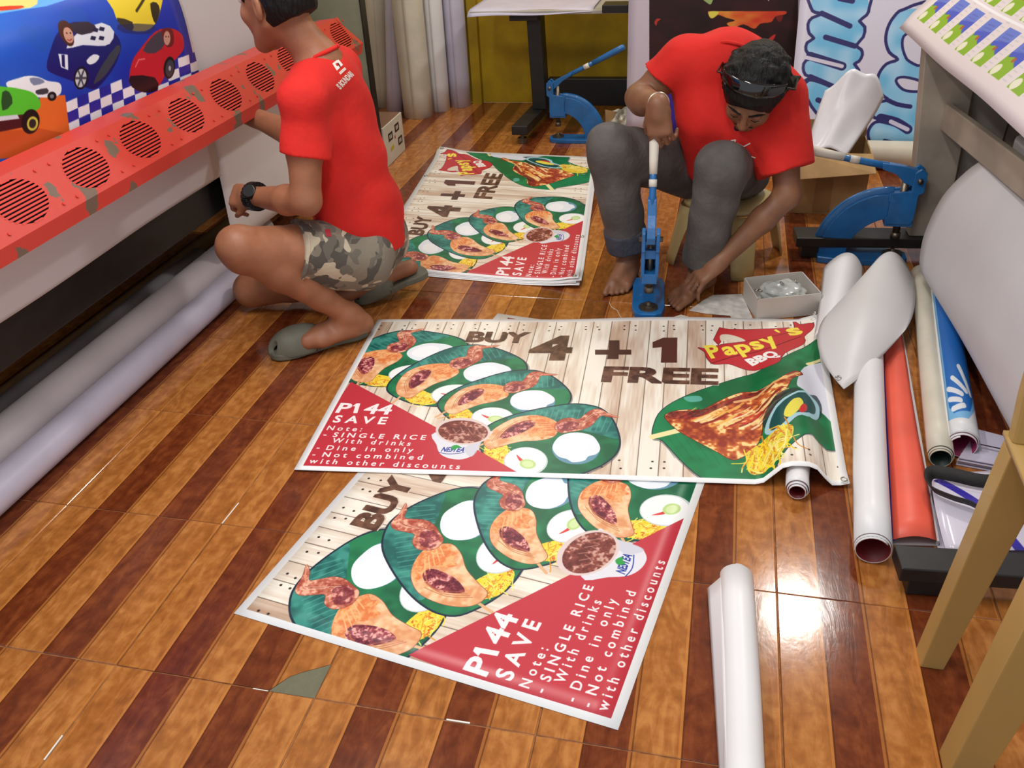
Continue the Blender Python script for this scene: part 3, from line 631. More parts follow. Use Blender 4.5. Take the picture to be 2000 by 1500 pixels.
for yc in vents:
    g = MB()
    for i in range(13):
        s_ = (i - 6) * .0094; hw = RY * math.sqrt(max(0, 1 - (s_ / RS) ** 2)) + .004
        g.add([face(yc + a, SL / 2 + s_ + b, o) for o in (.0006, -.004) for a, b in ((-hw, -.0026), (hw, -.0026), (hw, .0026), (-hw, .0026))], [(0, 1, 2, 3), (0, 4, 5, 1), (3, 2, 6, 7), (4, 7, 6, 5)])
    g.build('vent_grille', M_RED2, pr)
sc_ = MB()
for yc in vents:
    for dy, ss in ((-.1, .02), (.1, .02), (-.1, .12), (.1, .12)):
        p = np.array(face(yc + dy, ss)); sc_.cyl(p - .001 * np.array([sn[0], 0, sn[1]]), p + .0035 * np.array([sn[0], 0, sn[1]]), .0042, n=8)
o = sc_.build('screw_heads', M_RED2, pr); tag(o, kind='stuff')
MB().prism([(-.645, YA, .62), (-.645, YA, 1.12), (-.70, YA, 1.19), (-1.3, YA, 1.19), (-1.3, YA, .62)], (0, 2.70 - YA, 0)).build('body', M_PWH, pr, bevel=.004)
MB().box((-1.3, 3.2, 0), (-.56, 3.25, 1.25)).build('side_panel', M_GGREY, pr, bevel=.004)
MB().box((-.562, 3.194, .0), (-.556, 3.256, 1.25)).build('panel_edge', M_BLK, pr)
MB().box((-.74, YA, .31), (-.66, 3.2, .44)).build('take_up_beam', M_BLK, pr, bevel=.006)
MB().box((-1.2, -.28, 0), (-.9, -.2, .62)).build('leg', M_BLK, pr, bevel=.004)
MB().box((-1.25, YA, .05), (-1.2, 3.2, .62)).build('rear_apron', M_BLK, pr)
# the print coming off it: cars over a chequered road
P0 = np.array([-.60, 1., .85]); NP = np.array([1., 0, 0])
sy0, sy1 = -.3, 1.768                     # width along the printer
def PS(x, y):
    p = PP(x, y, P0, NP); s_ = p[2] - P0[2]; return ((p[1] - sy0) * 500, (.62 - s_) * 500)
def car_art():
    A = Art(1034, 570, (222, 220, 224), PS); H, W = A.H, A.W
    n = vnoise(H, W, 70, 70, 2)
    def blue(X, Y):
        t = np.clip((X - 300) / 700 + .5 * (Y / 310 - .5) + .35 * (n[Y, X] - .5), 0, 1)[..., None]; return np.array([44, 150, 226]) * (1 - t) + np.array([20, 44, 168]) * t
    A._fill(np.array([[(0, 0), (1028, 0)], [(1028, 0), (1028, 330)], [(1028, 330), (0, 330)], [(0, 330), (0, 0)]], float), blue)
    A.poly([(-60, 45), (0, 20), (110, 8), (200, -20), (200, -60), (-60, -60)], (110, 186, 240), alpha=.8)  # pale band: highlight on the sheet's bend painted into the print
    A.poly([(-40, 12), (40, 10), (95, 2), (100, -60), (-40, -60)], (250, 206, 120), 3); A.poly([(8, 10), (60, 10), (70, 3), (20, 0)], (210, 60, 30), 2)
    for c, r in (((150, 40), 26), ((60, 65), 16), ((85, 75), 22)): A.pell(c, r, r * 1.2, .3, (24, 80, 170), .5)
    # chequers
    def chk(a, b, c, d, n, m):
        a, b, c, d = [np.array(q, float) for q in (a, b, c, d)]
        for i in range(n):
            for j in range(m):
                f = lambda u, v: (a * (1 - u) + b * u) * (1 - v) + (d * (1 - u) + c * u) * v
                A.poly([f(i / n, j / m), f((i + 1) / n, j / m), f((i + 1) / n, (j + 1) / m), f(i / n, (j + 1) / m)], (236, 238, 246) if (i + j) % 2 == 0 else (34, 44, 160))
    chk((126, 200), (388, 96), (395, 150), (132, 262), 12, 3)
    # orange ramp
    A.poly([(75, 188), (124, 186), (136, 275), (0, 290), (-40, 290), (-40, 250), (0, 245), (60, 230)], (222, 106, 44)); A.poly([(-40, 255), (75, 250), (134, 262), (134, 300), (-40, 310)], (196, 84, 36))
    # white coupe
    A.poly([(8, 160), (30, 152), (52, 147), (72, 150), (90, 158), (112, 162), (117, 174), (112, 186), (92, 190), (60, 188), (20, 176)], (232, 232, 238), 3); A.poly([(54, 152), (72, 152), (84, 160), (62, 166)], (120, 130, 160), 2); A.pell((98, 188), 9, 9, 0, (24, 24, 28)); A.pell((98, 188), 4, 4, 0, (120, 120, 126)); A.poly([(66, 176), (88, 172), (90, 182), (70, 184)], (60, 60, 70), 2)
    # green off-roader
    A.poly([(-10, 172), (8, 168), (34, 172), (60, 180), (74, 196), (72, 212), (40, 222), (10, 228), (-20, 228)], (84, 190, 50), 3); A.poly([(0, 178), (14, 178), (20, 200), (0, 214)], (30, 74, 40), 2); A.poly([(-20, 226), (44, 222), (46, 246), (-20, 258)], (70, 24, 30)); A.pell((56, 236), 18, 24, .1, (22, 22, 24)); A.pell((60, 240), 11, 14, .1, (200, 190, 70)); A.pell((60, 240), 7, 9, .1, (40, 40, 40)); A.poly([(-20, 226), (30, 222), (34, 230), (-20, 236)], (206, 210, 220))
    # navy roadster with a driver
    A.poly([(88, 132), (100, 92), (118, 62), (150, 44), (195, 54), (222, 66), (234, 92), (222, 130), (196, 166), (176, 176), (140, 160), (104, 146)], (22, 24, 104), 3)
    A.poly([(128, 96), (150, 68), (200, 46), (222, 64), (212, 88), (190, 92), (160, 90)], (220, 224, 236), 2); A.poly([(140, 48), (175, 44), (190, 60), (160, 70), (142, 60)], (50, 40, 60), 2)
    for q in ((184, 56), (196, 54), (178, 72), (194, 72)): A.poly([q, (q[0] + 9, q[1] + 2), (q[0] + 6, q[1] + 9), (q[0] - 3, q[1] + 7)], (24, 26, 70))
    A.poly([(112, 106), (130, 108), (130, 138), (116, 132)], (226, 228, 240)); A.poly([(118, 108), (124, 108), (124, 134), (118, 130)], (22, 24, 90))
    A.poly([(118, 66), (120, 46), (132, 40), (142, 52), (144, 84), (136, 92), (126, 84)], (70, 34, 34), 3); A.pell((135, 70), 9, 16, -.15, (196, 146, 128)); A.pell((132, 66), 1.6, 1.6, 0, (60, 30, 30)); A.pell((139, 66), 1.6, 1.6, 0, (60, 30, 30)); A.stroke([(132, 79), (136, 81), (140, 78)], 1.4, (150, 50, 50))
    A.pell((155, 154), 14, 22, .1, (20, 20, 26)); A.pell((155, 154), 11, 18, .1, (196, 200, 208)); A.pell((155, 154), 3.5, 6, .1, (40, 40, 50))
    for k in range(6): A.stroke([(155, 154), (155 + 10 * math.cos(k * 1.05), 154 + 16 * math.sin(k * 1.05))], 3, (70, 72, 84))
    A.poly([(166, 120), (180, 108), (192, 112), (184, 124), (172, 128)], (226, 230, 238), 2); A.poly([(196, 130), (226, 90), (232, 102), (206, 146), (188, 162), (180, 164)], (60, 62, 76), 2)
    # red coupe with a driver
    A.poly([(250, 152), (256, 120), (270, 98), (300, 62), (330, 54), (352, 66), (356, 90), (350, 104), (326, 132), (310, 166), (280, 180), (256, 168)], (196, 30, 46), 3); A.poly([(276, 100), (296, 70), (316, 60), (320, 84), (300, 104)], (70, 60, 74), 2); A.poly([(252, 150), (300, 152), (306, 176), (280, 182), (256, 172)], (36, 14, 24), 2)
    A.poly([(312, 60), (322, 54), (334, 58), (336, 84), (326, 92), (318, 84)], (110, 30, 36), 3); A.pell((323, 74), 6.5, 14, 0, (200, 150, 132)); A.pell((321, 71), 1.3, 1.3, 0, (60, 30, 30)); A.pell((326, 71), 1.3, 1.3, 0, (60, 30, 30))
    A.pell((328, 132), 11, 22, .1, (18, 18, 22)); A.pell((329, 133), 8, 17, .1, (60, 62, 72)); A.pell((329, 133), 2.5, 5, 0, (170, 170, 176)); A.stroke([(262, 132), (268, 118), (280, 116)], 2, (236, 120, 120))
    # yellow coupe
    A.poly([(226, -20), (226, 20), (232, 46), (250, 60), (280, 62), (300, 48), (312, 22), (316, -20)], (232, 206, 60), 2); A.poly([(230, 36), (258, 44), (256, 62), (236, 52)], (60, 54, 40), 2); A.poly([(296, 6), (308, 4), (312, 20), (302, 46), (296, 30)], (44, 38, 34), 2); A.stroke([(268, 22), (280, 6), (290, -8)], 4, (60, 50, 30)); A.poly([(230, 50), (300, 48), (290, 66), (240, 66)], (30, 30, 90), 2, .6)
    A.poly([(388, 86), (410, 94), (424, 112), (418, 124), (400, 112), (388, 104)], (196, 158, 138), 3)
    return A
prof = [(-.95, 1.20), (-.76, 1.198), (-.67, 1.17), (-.618, 1.10), (-.60, 1.01), (-.60, .85), (-.60, .70), (-.602, .58), (-.607, .465)]
pl = crspline(prof, 6); dl = np.r_[0, np.cumsum(np.linalg.norm(np.diff(pl, axis=0), axis=1))]
CARS = car_art(); M_CARS = artmat('cars_print', CARS, .3)
rows, ns = [], len(pl); s_at = []
for q in pl:
    s_at.append(0)
i0 = int(np.argmin([abs(q[0] + .60) + abs(q[1] - .85) for q in pl])); s_pl = [(-(dl[i] - dl[i0])) for i in range(ns)]
ys = np.linspace(sy0, sy1, 30); P = np.array([[(q[0] + .004, y, q[1] + .003 * math.sin(6 * y)) for q in pl] for y in ys])
uv = np.array([[((y - sy0) * 500 / CARS.W, 1 - (.62 - s_) * 500 / CARS.H) for s_ in s_pl] for y in ys]).reshape(-1, 2)
cs = MB().grid(P).build('printed_banner', M_CARS, None, True, 0, .001, None, (-.6, 1., .86), uv); tag(cs, 'blue banner of toy cars with a chequered road, fed over the red printer bar', 'banner')
pl2 = crspline([(-.612, .70), (-.612, .55), (-.613, .42), (-.616, .30), (-.62, .20), (-.65, .15)], 5)
ys = np.linspace(1.775, 2.9, 20); P = np.array([[(q[0] + .006 * math.sin(9 * y), y, q[1]) for q in pl2] for y in ys])
ap = MB().grid(P).build('vinyl_sheet', M_VINYL, None, True, 0, .001, None, (-.6, 2.3, .5)); tag(ap, 'blank white vinyl sheet hanging below the far half of the red bar', 'vinyl sheet')
# ================================================================ rolls
def roll(name, label, a, b, r, m=None, turns=2.2, inner=None, group='rolled vinyl sheets', gap=.0035, start=0., flap=0, n=26, cat='vinyl roll'):
    """a sheet rolled into a spiral around the line a-b"""
    a = np.array(a, float); b = np.array(b, float); t = b - a; L = np.linalg.norm(t); t /= L
    h = np.array([0, 0, 1.]) if abs(t[2]) < .8 else np.array([1., 0, 0]); u = np.cross(h, t); u /= np.linalg.norm(u); w_ = np.cross(t, u)
    def surf(off, ext):
        th = np.arange(0, int(n * turns) + 1) * 2 * math.pi / n; P = []
        for s_ in np.linspace(0, 1, 10):
            row = []
            for q in th:
                rr = r - gap * q / (2 * math.pi) - off + (.002 * math.sin(5 * s_ + q) if q < 6.3 else 0); al = start + q
                row.append(a + t * (L * s_ + ext(s_, q)) + rr * (math.cos(al) * u + math.sin(al) * w_))
            P.append(row)
        return np.array(P)
    ex = lambda s_, q: (.006 * q / 6.28 * (1 if s_ > .5 else -1) * (1 if s_ in (0., 1.) else 0))
    o = MB().grid(surf(0, ex)).build(name, m or M_VINYL, None, True, 0, .0014, None, a)
    tag(o, label, cat, group)
    if inner: MB().grid(surf(.0016, ex)).build('printed_side', inner, o, True, 0, .0006)
    return o
M_LILAC = mat('lilac_vinyl', (206, 202, 222), .4, var=.05); M_CREAM = mat('cream_vinyl', (214, 208, 190), .45, var=.06); M_GREYV = mat('grey_vinyl', (150, 142, 146), .45, var=.08); M_LILG = mat('dusty_vinyl', (196, 186, 190), .45, var=.08, vscale=4); M_DIM = mat('smoky_film', (160, 158, 162), .3, var=.15, vscale=5)
roll('vinyl_roll', 'white vinyl roll lying along the floor, nearest to the tiles under the red printer', (-.626, -.35, .052), (-.626, 2.05, .052), .0515, M_LILAC)
roll('vinyl_roll', 'greyish vinyl roll lying directly behind the white one under the red printer', (-.748, -.35, .071), (-.748, 2.2, .071), .070, M_LILG)
roll('vinyl_roll', 'smoky grey film roll, third from the tiles under the red printer', (-.875, -.3, .055), (-.875, 1.9, .055), .053, M_DIM)
roll('cardboard_tube', 'brown cardboard tube on the floor deep under the red printer', (-.975, -.3, .036), (-.97, 2.5, .036), .034, M_CARD, 1.05, group='tubes under the printer', cat='tube')
# rolls standing against the back wall
for k, (bx, by, tx, w_, m_, lb) in enumerate([
        ((752, 205), 0, 738, 44, M_CREAM, 'leftmost cream vinyl roll of the row standing by the back wall'), ((776, 214), 0, 770, 32, M_LILAC, 'thin lilac vinyl roll standing second from the left by the back wall'),
        ((814, 229), 0, 795, 55, M_CREAM, 'thickest vinyl roll, standing third from the left by the back wall'), ((863, 212), 0, 843, 36, M_VINYL, 'white vinyl roll standing fourth from the left by the back wall'),
        ((899, 206), 0, 884, 40, M_LILAC, 'rightmost lilac vinyl roll standing beside the darker yellow strip')]):
    b0 = PZ(*bx); d = np.linalg.norm(b0 - CP); r = w_ / 2 * d / FPX; b0[1] = [4.512, 4.355, 4.265, 4.405, 4.515][k]; top = PY(tx, 0, b0[1]); dr = top - b0
    b0[2] = .002; roll('vinyl_roll', lb, b0, b0 + dr / dr[2] * (1.25 + .07 * k), r, m_, 2.1, group='vinyl rolls standing by the back wall')
# boxed regulator on the floor beyond the kneeling man
q = [PZ(757, 328), PZ(792, 292)]; q0 = np.array([q[0][0], q[0][1]]); q1 = np.array([q[1][0], q[1][1]]); e1 = q1 - q0; L1 = np.linalg.norm(e1); e1 /= L1; e2 = np.array([-e1[1], e1[0]])
M_BOXW = mat('printed_white_board', (206, 200, 184), .7, var=.06); M_BROWN = mat('brown_board', (122, 86, 66), .8)
bxo = thing('printed_box', 'white box with small black squares beside the red printer', 'box', (q0[0], q0[1], 0)); HB = .21
c4 = [q0, q1, q1 + e2 * .28, q0 + e2 * .28]
MB().prism([(*p, 0.) for p in c4], (0, 0, HB)).build('carton', M_BOXW, bxo, bevel=.003)
MB().prism([(*(p + (np.mean(c4, 0) - p) * .04), HB) for p in c4], (0, 0, .0012)).build('lid', M_BROWN, bxo, label='brown top of the box')
def fx(u, v, o=.001): p = q0 + e1 * u * L1 - e2 * o; return (p[0], p[1], v * HB)
for (u, v) in ((.32, .66), (.68, .74), (.78, .36)):
    sq = MB().prism([fx(u - .11, v - .1), fx(u + .11, v - .1), fx(u + .11, v + .1), fx(u - .11, v + .1)], (e2[0] * .0006, e2[1] * .0006, 0)).build('printed_square', M_BLK, bxo)
    for dx in (-.05, .02): MB().prism([fx(u + dx - .012, v - .05, .0018), fx(u + dx + .03, v - .05, .0018), fx(u + dx + .03, v + .05, .0018), fx(u + dx - .012, v + .05, .0018)], (e2[0] * .0005, e2[1] * .0005, 0)).build('printed_symbol', M_BOXW, sq)
MB().prism([fx(.27, .28), fx(.43, .32), fx(.43, .42), fx(.27, .38)], (e2[0] * .0006, e2[1] * .0006, 0)).build('sticker', mat('yellow_sticker', (190, 176, 40), .6), bxo, label='yellow sticker')
MB().prism([fx(.52, .5), fx(.57, .52), (*fx(.56, .6)[:3],), fx(.51, .57)], (e2[0] * .0006, e2[1] * .0006, 0)).build('sticker', mat('red_sticker', (176, 60, 40), .6), bxo, label='small red mark')
# ================================================================ eyelet presses
M_BLUE = mat('blue_enamel', (30, 106, 172), .34, var=.14, vscale=14, bump=.1, bscale=50, coat=.2)
M_IRON = mat('worn_steel', (126, 118, 104), .4, .9, var=.3, vscale=30)
M_GRIP = mat('cream_grip', (222, 218, 206), .5)
def press(label, base, fwd, S, hang, L1=.30, LS=1.):
    base = np.array(base, float); f = np.array([fwd[0], fwd[1], 0.]); f /= np.linalg.norm(f); r = np.array([f[1], -f[0], 0])
    W = lambda x, y, z: base + S * (f * x + r * y + np.array([0, 0, z]))
    t = thing('eyelet_press', label, 'press', base, 'blue hand eyelet presses')
    # base plate with rounded front
    o = [W(x, y, 0) for x, y in [(-.02, -.05), (.02, -.058), (.22, -.058), (.265, -.048), (.28, -.025), (.28, .025), (.265, .048), (.22, .058), (.02, .058), (-.02, .05)]]
    MB().prism(o, (0, 0, .022 * S)).build('base', M_BLUE, t, bevel=.003)
    outer = crspline([(-.015, .015), (-.012, .07), (.012, .135), (.06, .195), (.12, .232), (.175, .245), (.2, .245)], 5)
    inner = crspline([(.2, .158), (.165, .15), (.12, .12), (.09, .08), (.078, .04), (.08, .015)], 5)
    def plate(poly, y0, y1, nm, bev=.003): return MB().prism([W(x, y0, z) for x, z in poly], (W(0, y1, 0) - W(0, y0, 0))).build(nm, M_BLUE, t, bevel=bev * S)
    plate(list(outer) + list(inner), -.016, .016, 'curved_arm')
    # raised rim along the outer edge of the arm
    rim = [W(x, 0, z) for x, z in outer]; MB().tube(rim, .009 * S, 8, flat=2.6).build('arm_rim', M_BLUE, t, True)
    # head: a fork around the plunger
    for y0, y1 in ((-.03, -.018), (.018, .03)): plate([(.19, .145), (.265, .145), (.275, .165), (.275, .25), (.29, .26), (.29, .325), (.27, .34), (.252, .325), (.25, .262), (.19, .255)], y0, y1, 'head_cheek', .002)
    plate([(.185, .135), (.275, .135), (.275, .172), (.185, .168)], -.026, .026, 'guide_block'); plate([(.185, .222), (.262, .222), (.262, .255), (.185, .25)], -.026, .026, 'guide_block')
    MB().cyl(W(.232, 0, .105), W(.232, 0, .31), .0125 * S).build('plunger', M_IRON, t, True)
    MB().cyl(W(.232, 0, .085), W(.232, 0, .107), .0165 * S).build('upper_die', M_IRON, t, True)
    d = MB().cyl(W(.232, 0, .022), W(.232, 0, .028), .034 * S, n=24); d.cyl(W(.232, 0, .028), W(.232, 0, .036), .02 * S, n=20); d.cyl(W(.232, 0, .036), W(.232, 0, .046), .009 * S, .006 * S, 14)
    smooth_by_angle(d.build('lower_die', M_IRON, t))
    MB().cyl(W(.271, -.04, .3), W(.271, .04, .3), .009 * S, n=10).build('pivot_pin', M_IRON, t, True)
    # lever
    ca, sa = math.cos(hang), math.sin(hang); piv = np.array([.271, .3])
    def H(l, q): return (piv[0] - l * ca + q * sa * 0 - q * sa, piv[1] + l * sa - q * ca * -1)
    poly = [H(-.012, -.012), H(.02, -.03), H(.05, -.02), H(.075, .004), H(.12, .014), H(.12, .036), H(.05, .036), H(.0, .03), H(-.018, .014)]
    plate(poly, -.015, .015, 'lever_cam')
    hp = lambda l, q, LS=LS: W(H(l * LS, q)[0], 0, H(l * LS, q)[1])
    lv = MB().tube([hp(.10, .025), hp(.16, .027), hp(.22, .029), hp(.28, .032)], [.0125 * S, .012 * S, .0115 * S, .012 * S], 12).build('lever', M_BLUE, t, True)
    MB().tube([hp(.195, .0285), hp(.225, .0295)], .0135 * S, 12).build('lever_band', M_GRIP, lv, True)
    MB().tube([hp(.245, .031), hp(.30, .034), hp(.38, .039), hp(L1 + .12, .042), hp(L1 + .13, .0425)], [.013 * S, .015 * S, .017 * S, .0165 * S, .012 * S], 14).build('grip', M_GRIP if 'back' not in label else M_BLUE, t, True)
    return t, W, hp
PRESS, PW, PHP = press('blue eyelet press in use between the feet of the seated man', (.952, 2.0, .0), (.085, -1, 0), 1.0, math.radians(72), .36, .79)
press('blue eyelet press with the cream grip beside the curled white sheets, throat facing right', (1.60, 2.335, 0), (1, -.01, 0), 1.1, math.radians(8))
press('blue eyelet press at the back beside the black plotter stand, lever raised', (.508, 3.80, 0), (-1, 0, 0), .98, math.radians(24))
# ================================================================ right-hand plotter on black feet
SA = np.array([-.07453, .99722, 0]); SB = np.array([.99722, .07453, 0]); SO = np.array([1.627, .537, 0])
G = lambda a, b, z: SO + SA * a + SB * b + np.array([0, 0, z])
M_GREY = mat('grey_steel', (178, 168, 154), .5, .25, var=.16, vscale=7); M_GREY2 = mat('grey_steel_light', (184, 180, 172), .5, .25, var=.1, vscale=7)
pl_ = thing('grey_plotter', 'grey plotter on black T-shaped feet at the right edge', 'printer', G(.9, .5, 0))
def gbox(a0, a1, b0, b1, z0, z1, nm, m, bev=.003):
    return MB().prism([G(a0, b0, z0), G(a0, b1, z0), G(a1, b1, z0), G(a1, b0, z0)], (0, 0, z1 - z0)).build(nm, m, pl_, bevel=bev)
for a0, a1, bb in ((-.05, .026, .75), (1.768, 1.885, .80)):
    gbox(a0, a1, 0, bb, .052, .09, 'foot_bar', M_BLK); gbox(a0 + .012, a1 - .012, .025, .105, .004, .052, 'foot_pad', M_BLK); gbox(a0 + .012, a1 - .012, bb - .1, bb - .03, .004, .052, 'foot_pad', M_BLK)
MB().prism([G(1.80, .42, .09), G(1.80, .548, .09), G(1.80, .53, .80), G(1.80, .345, .80)], SA * .06).build('post', M_GREY, pl_, bevel=.004)
MB().prism([G(1.83, .552, .09), G(1.83, .665, .09), G(1.83, .70, .80), G(1.83, .535, .80)], SA * .05).build('post', M_GREY2, pl_, bevel=.004)
MB().prism([G(-.03, .43, .09), G(-.03, .66, .09), G(-.03, .70, .80), G(-.03, .40, .80)], SA * .05).build('post', M_GREY, pl_, bevel=.004)
MB().add([G(1.80, .45, .50), G(1.80, .475, .50), G(1.80, .475, .592), G(1.80, .45, .592), G(.02, .45, .60), G(.02, .475, .60), G(.02, .475, .69), G(.02, .45, .69)], [(0, 1, 2, 3), (4, 7, 6, 5), (0, 4, 5, 1), (1, 5, 6, 2), (2, 6, 7, 3), (3, 7, 4, 0)]).build('cross_rail', M_GREY, pl_, bevel=.004)
gbox(-.05, 1.9, .75, .8, .12, .80, 'shade_panel', M_DARK); gbox(-.05, 2.0, .42, .9, .80, .815, 'table', M_GREY2); gbox(1.84, 1.9, 0.66, .8, .09, .8, 'corner_post', M_GREY)  # dark panel at the rear carries the shade of the hollow in its colour
# sheet of small labels lying over its edge
LN = np.array([-.7071 * SB[0], -.7071 * SB[1], .7071]); LO = G(0, .335, .796)
def LP(x, y): p = PP(x, y, LO, LN); s_ = (p - LO) @ (SB * .7071 + np.array([0, 0, .7071])); return ((2.15 - (p - LO) @ SA) * 500, (.6 - s_) * 500)
LA = Art(1075, 300, (224, 214, 218), None); rn = np.random.RandomState(9)
for row in range(3):
    s1 = 300 - 24 - row * 78; hgt = 64
    for i in range(13):
        x = 46 + i * 84
        wv = 50; LA.poly([(x, s1), (x + wv, s1), (x + wv, s1 - hgt), (x, s1 - hgt)], (60, 84, 196)); LA.poly([(x, s1 - hgt), (x + wv, s1 - hgt), (x + wv, s1 - hgt + 18), (x, s1 - hgt + 26)], (112, 136, 214), alpha=.7)
        LA.poly([(x, s1), (x + wv, s1), (x + wv, s1 - 22), (x + 38, s1 - 26), (x + 22, s1 - 34), (x + 6, s1 - 30), (x, s1 - 36)], (130, 176, 50)); LA.ell((x + 12, s1 - 9), 11, 9, 0, (228, 226, 206)); LA.ell((x + 28, s1 - 30), 5, 4, 0, (170, 90, 60))
        for k in range(3): LA.stroke([(x + 12, s1 - hgt + 10 + 6 * k), (x + 38, s1 - hgt + 9 + 6 * k)], 2, (70, 80, 170), alpha=.5)
        for k in range(9): LA.stroke([(x + wv + 6, s1 - 8 * k - 4), (x + wv + 20, s1 - 8 * k - 4)], 1.6, (196, 196, 206))
    LA.stroke([(0, s1 - hgt - 8), (1075, s1 - hgt - 8)], 4, (240, 238, 246))
M_LAB = artmat('label_print', LA, .35)
def lab(u, v):
    a = 2.15 - u * 2.15; s_ = .6 * (1 - v); q = np.array([0., 0., 0.])
    b, z = .335 + .7071 * s_, .796 + .7071 * s_
    if s_ < .05: b -= 0; z -= .3 * (.05 - s_)
    return G(a, b, z + .003 * math.sin(7 * a))
ls = sheet('label_sheet', lab, 40, 24, M_LAB, None, .0012, origin=G(1, .5, .8)); tag(ls, 'white sheet printed with rows of small blue and green labels over the plotter edge', 'print')
for i in range(2): MB().prism([G(.1, .42 + .2 * i, .815), G(2.0, .42 + .2 * i, .815), G(2.0, .44 + .2 * i, .815), G(.1, .44 + .2 * i, .815)], (0, 0, .05 + .18 * i)).build('sheet_rest', M_GREY2, pl_)
# big white sheet sagging beneath the rail
pu = crspline([(.478, .53), (.43, .485), (.378, .405), (.350, .30), (.345, .22), (.358, .14), (.40, .095), (.48, .072), (.58, .085), (.66, .16), (.70, .30)], 5)
P = np.array([[G(a, b - .004 * math.sin(5 * a), z) for b, z in pu] for a in np.linspace(1.38, .03, 24)])
us = MB().grid(P).build('vinyl_sheet', mat('sagging_vinyl', (204, 202, 206), .45, var=.04, vscale=3), None, True, 0, .0014, None, G(.7, .5, .07)); tag(us, 'big white vinyl sheet sagging in a loop under the grey plotter rail', 'vinyl sheet')
mb = MB().box((0, 0, 0), (.2, .2, .22)); bw = thing('white_case', 'white plastic case stored behind the grey rail', 'case', G(1.25, .56, .30))
MB().prism([G(1.35, .53, .34), G(1.0, .53, .34), G(1.0, .72, .34), G(1.35, .72, .34)], (0, 0, .28)).build('shell', M_PWH, bw, bevel=.02); MB().tube(crspline([G(1.36, .6, .42), G(1.40, .6, .45), G(1.40, .6, .53), G(1.36, .6, .56)], 5), .008, 8).build('handle', M_PWH, bw, True)
gbox(.9, 1.45, .52, .74, .325, .339, 'shelf', M_GREY)
# ================================================================ hanging banners at the back right
LV0 = np.array([1., 3.85, 0]); LVN = np.array([0, 1., 0])
def PV(x, y): p = PP(x, y, LV0, LVN); return ((p[0] - .655) * 500, (1.0 - p[2]) * 500)
def lava():
    A = Art(455, 490, (214, 206, 222), PV); n = vnoise(490, 455, 40, 60, 3); n2 = vnoise(490, 455, 12, 18, 4)
    def dk(X, Y): q = np.clip(n[Y, X] * .7 + n2[Y, X] * .3, 0, 1)[..., None]; return np.array([22, 14, 16]) * (1 - q) + np.array([66, 24, 28]) * q
    A.poly([(1268, -400), (1268, 320), (1556, 320), (1562, -400)], dk); Z = lambda P: [(1260 + .15 * x, .15 * y) for x, y in P]
    def fire(X, Y): q = np.clip((X - 150) / 220 + .5 * (n2[Y, X] - .5), 0, 1)[..., None]; return np.array([244, 190, 70]) * (1 - q) + np.array([214, 62, 36]) * q
    A.poly(Z([(820, 160), (900, 152), (1640, 148), (1830, 148), (1820, 190), (1700, 215), (1640, 290), (1500, 312), (1420, 380), (1280, 322), (1150, 372), (1060, 310), (1170, 272), (1050, 236), (950, 200), (880, 246), (840, 230)]), fire, 3)
    A.poly(Z([(830, 160), (950, 156), (940, 200), (880, 244), (842, 228)]), (236, 226, 90), 3)
    A.poly(Z([(120, 300), (150, 250), (205, 255), (160, 290), (145, 345)]), (196, 56, 36), 2); A.poly(Z([(1600, 520), (1650, 470), (1700, 450), (1670, 520), (1640, 535)]), (206, 52, 48), 2); A.poly(Z([(1700, 220), (1790, 200), (1780, 260), (1740, 290)]), (120, 30, 30), 2)
    A.poly(Z([(700, -60), (880, -60), (860, 60), (800, 40)]), (160, 190, 120), 2); A.poly(Z([(1560, -40), (1620, -40), (1610, 20)]), (200, 200, 206), 1)
    A.poly([(1300, 178), (1360, 176), (1360, 270), (1310, 270)], (54, 44, 160)); A.poly([(1308, 182), (1320, 182), (1338, 205), (1322, 200)], (210, 206, 240)); A.poly([(1326, 182), (1342, 182), (1346, 200)], (190, 186, 236))
    return A
M_LAVA = artmat('lava_print', lava(), .45)
lp = sheet('hanging_banner', lambda u, v: (.655 + .91 * u, 3.85 + .006 * math.sin(5 * u), 1.0 - .975 * v), 20, 12, M_LAVA, None, .0014, origin=(1.1, 3.85, .03)); tag(lp, 'dark lava banner with a white border hanging behind the seated man', 'banner', 'banners displayed at the back')
q0 = np.array([1.9, 3.53, .075]); qd = np.array([0, .30, .80]); qd /= np.linalg.norm(qd); qn = np.cross([1, 0, 0], qd)
def PW2(x, y): p = PP(x, y, q0, qn); return ((p[0] - 1.50) * 500, (.92 - (p - q0) @ qd) * 500)
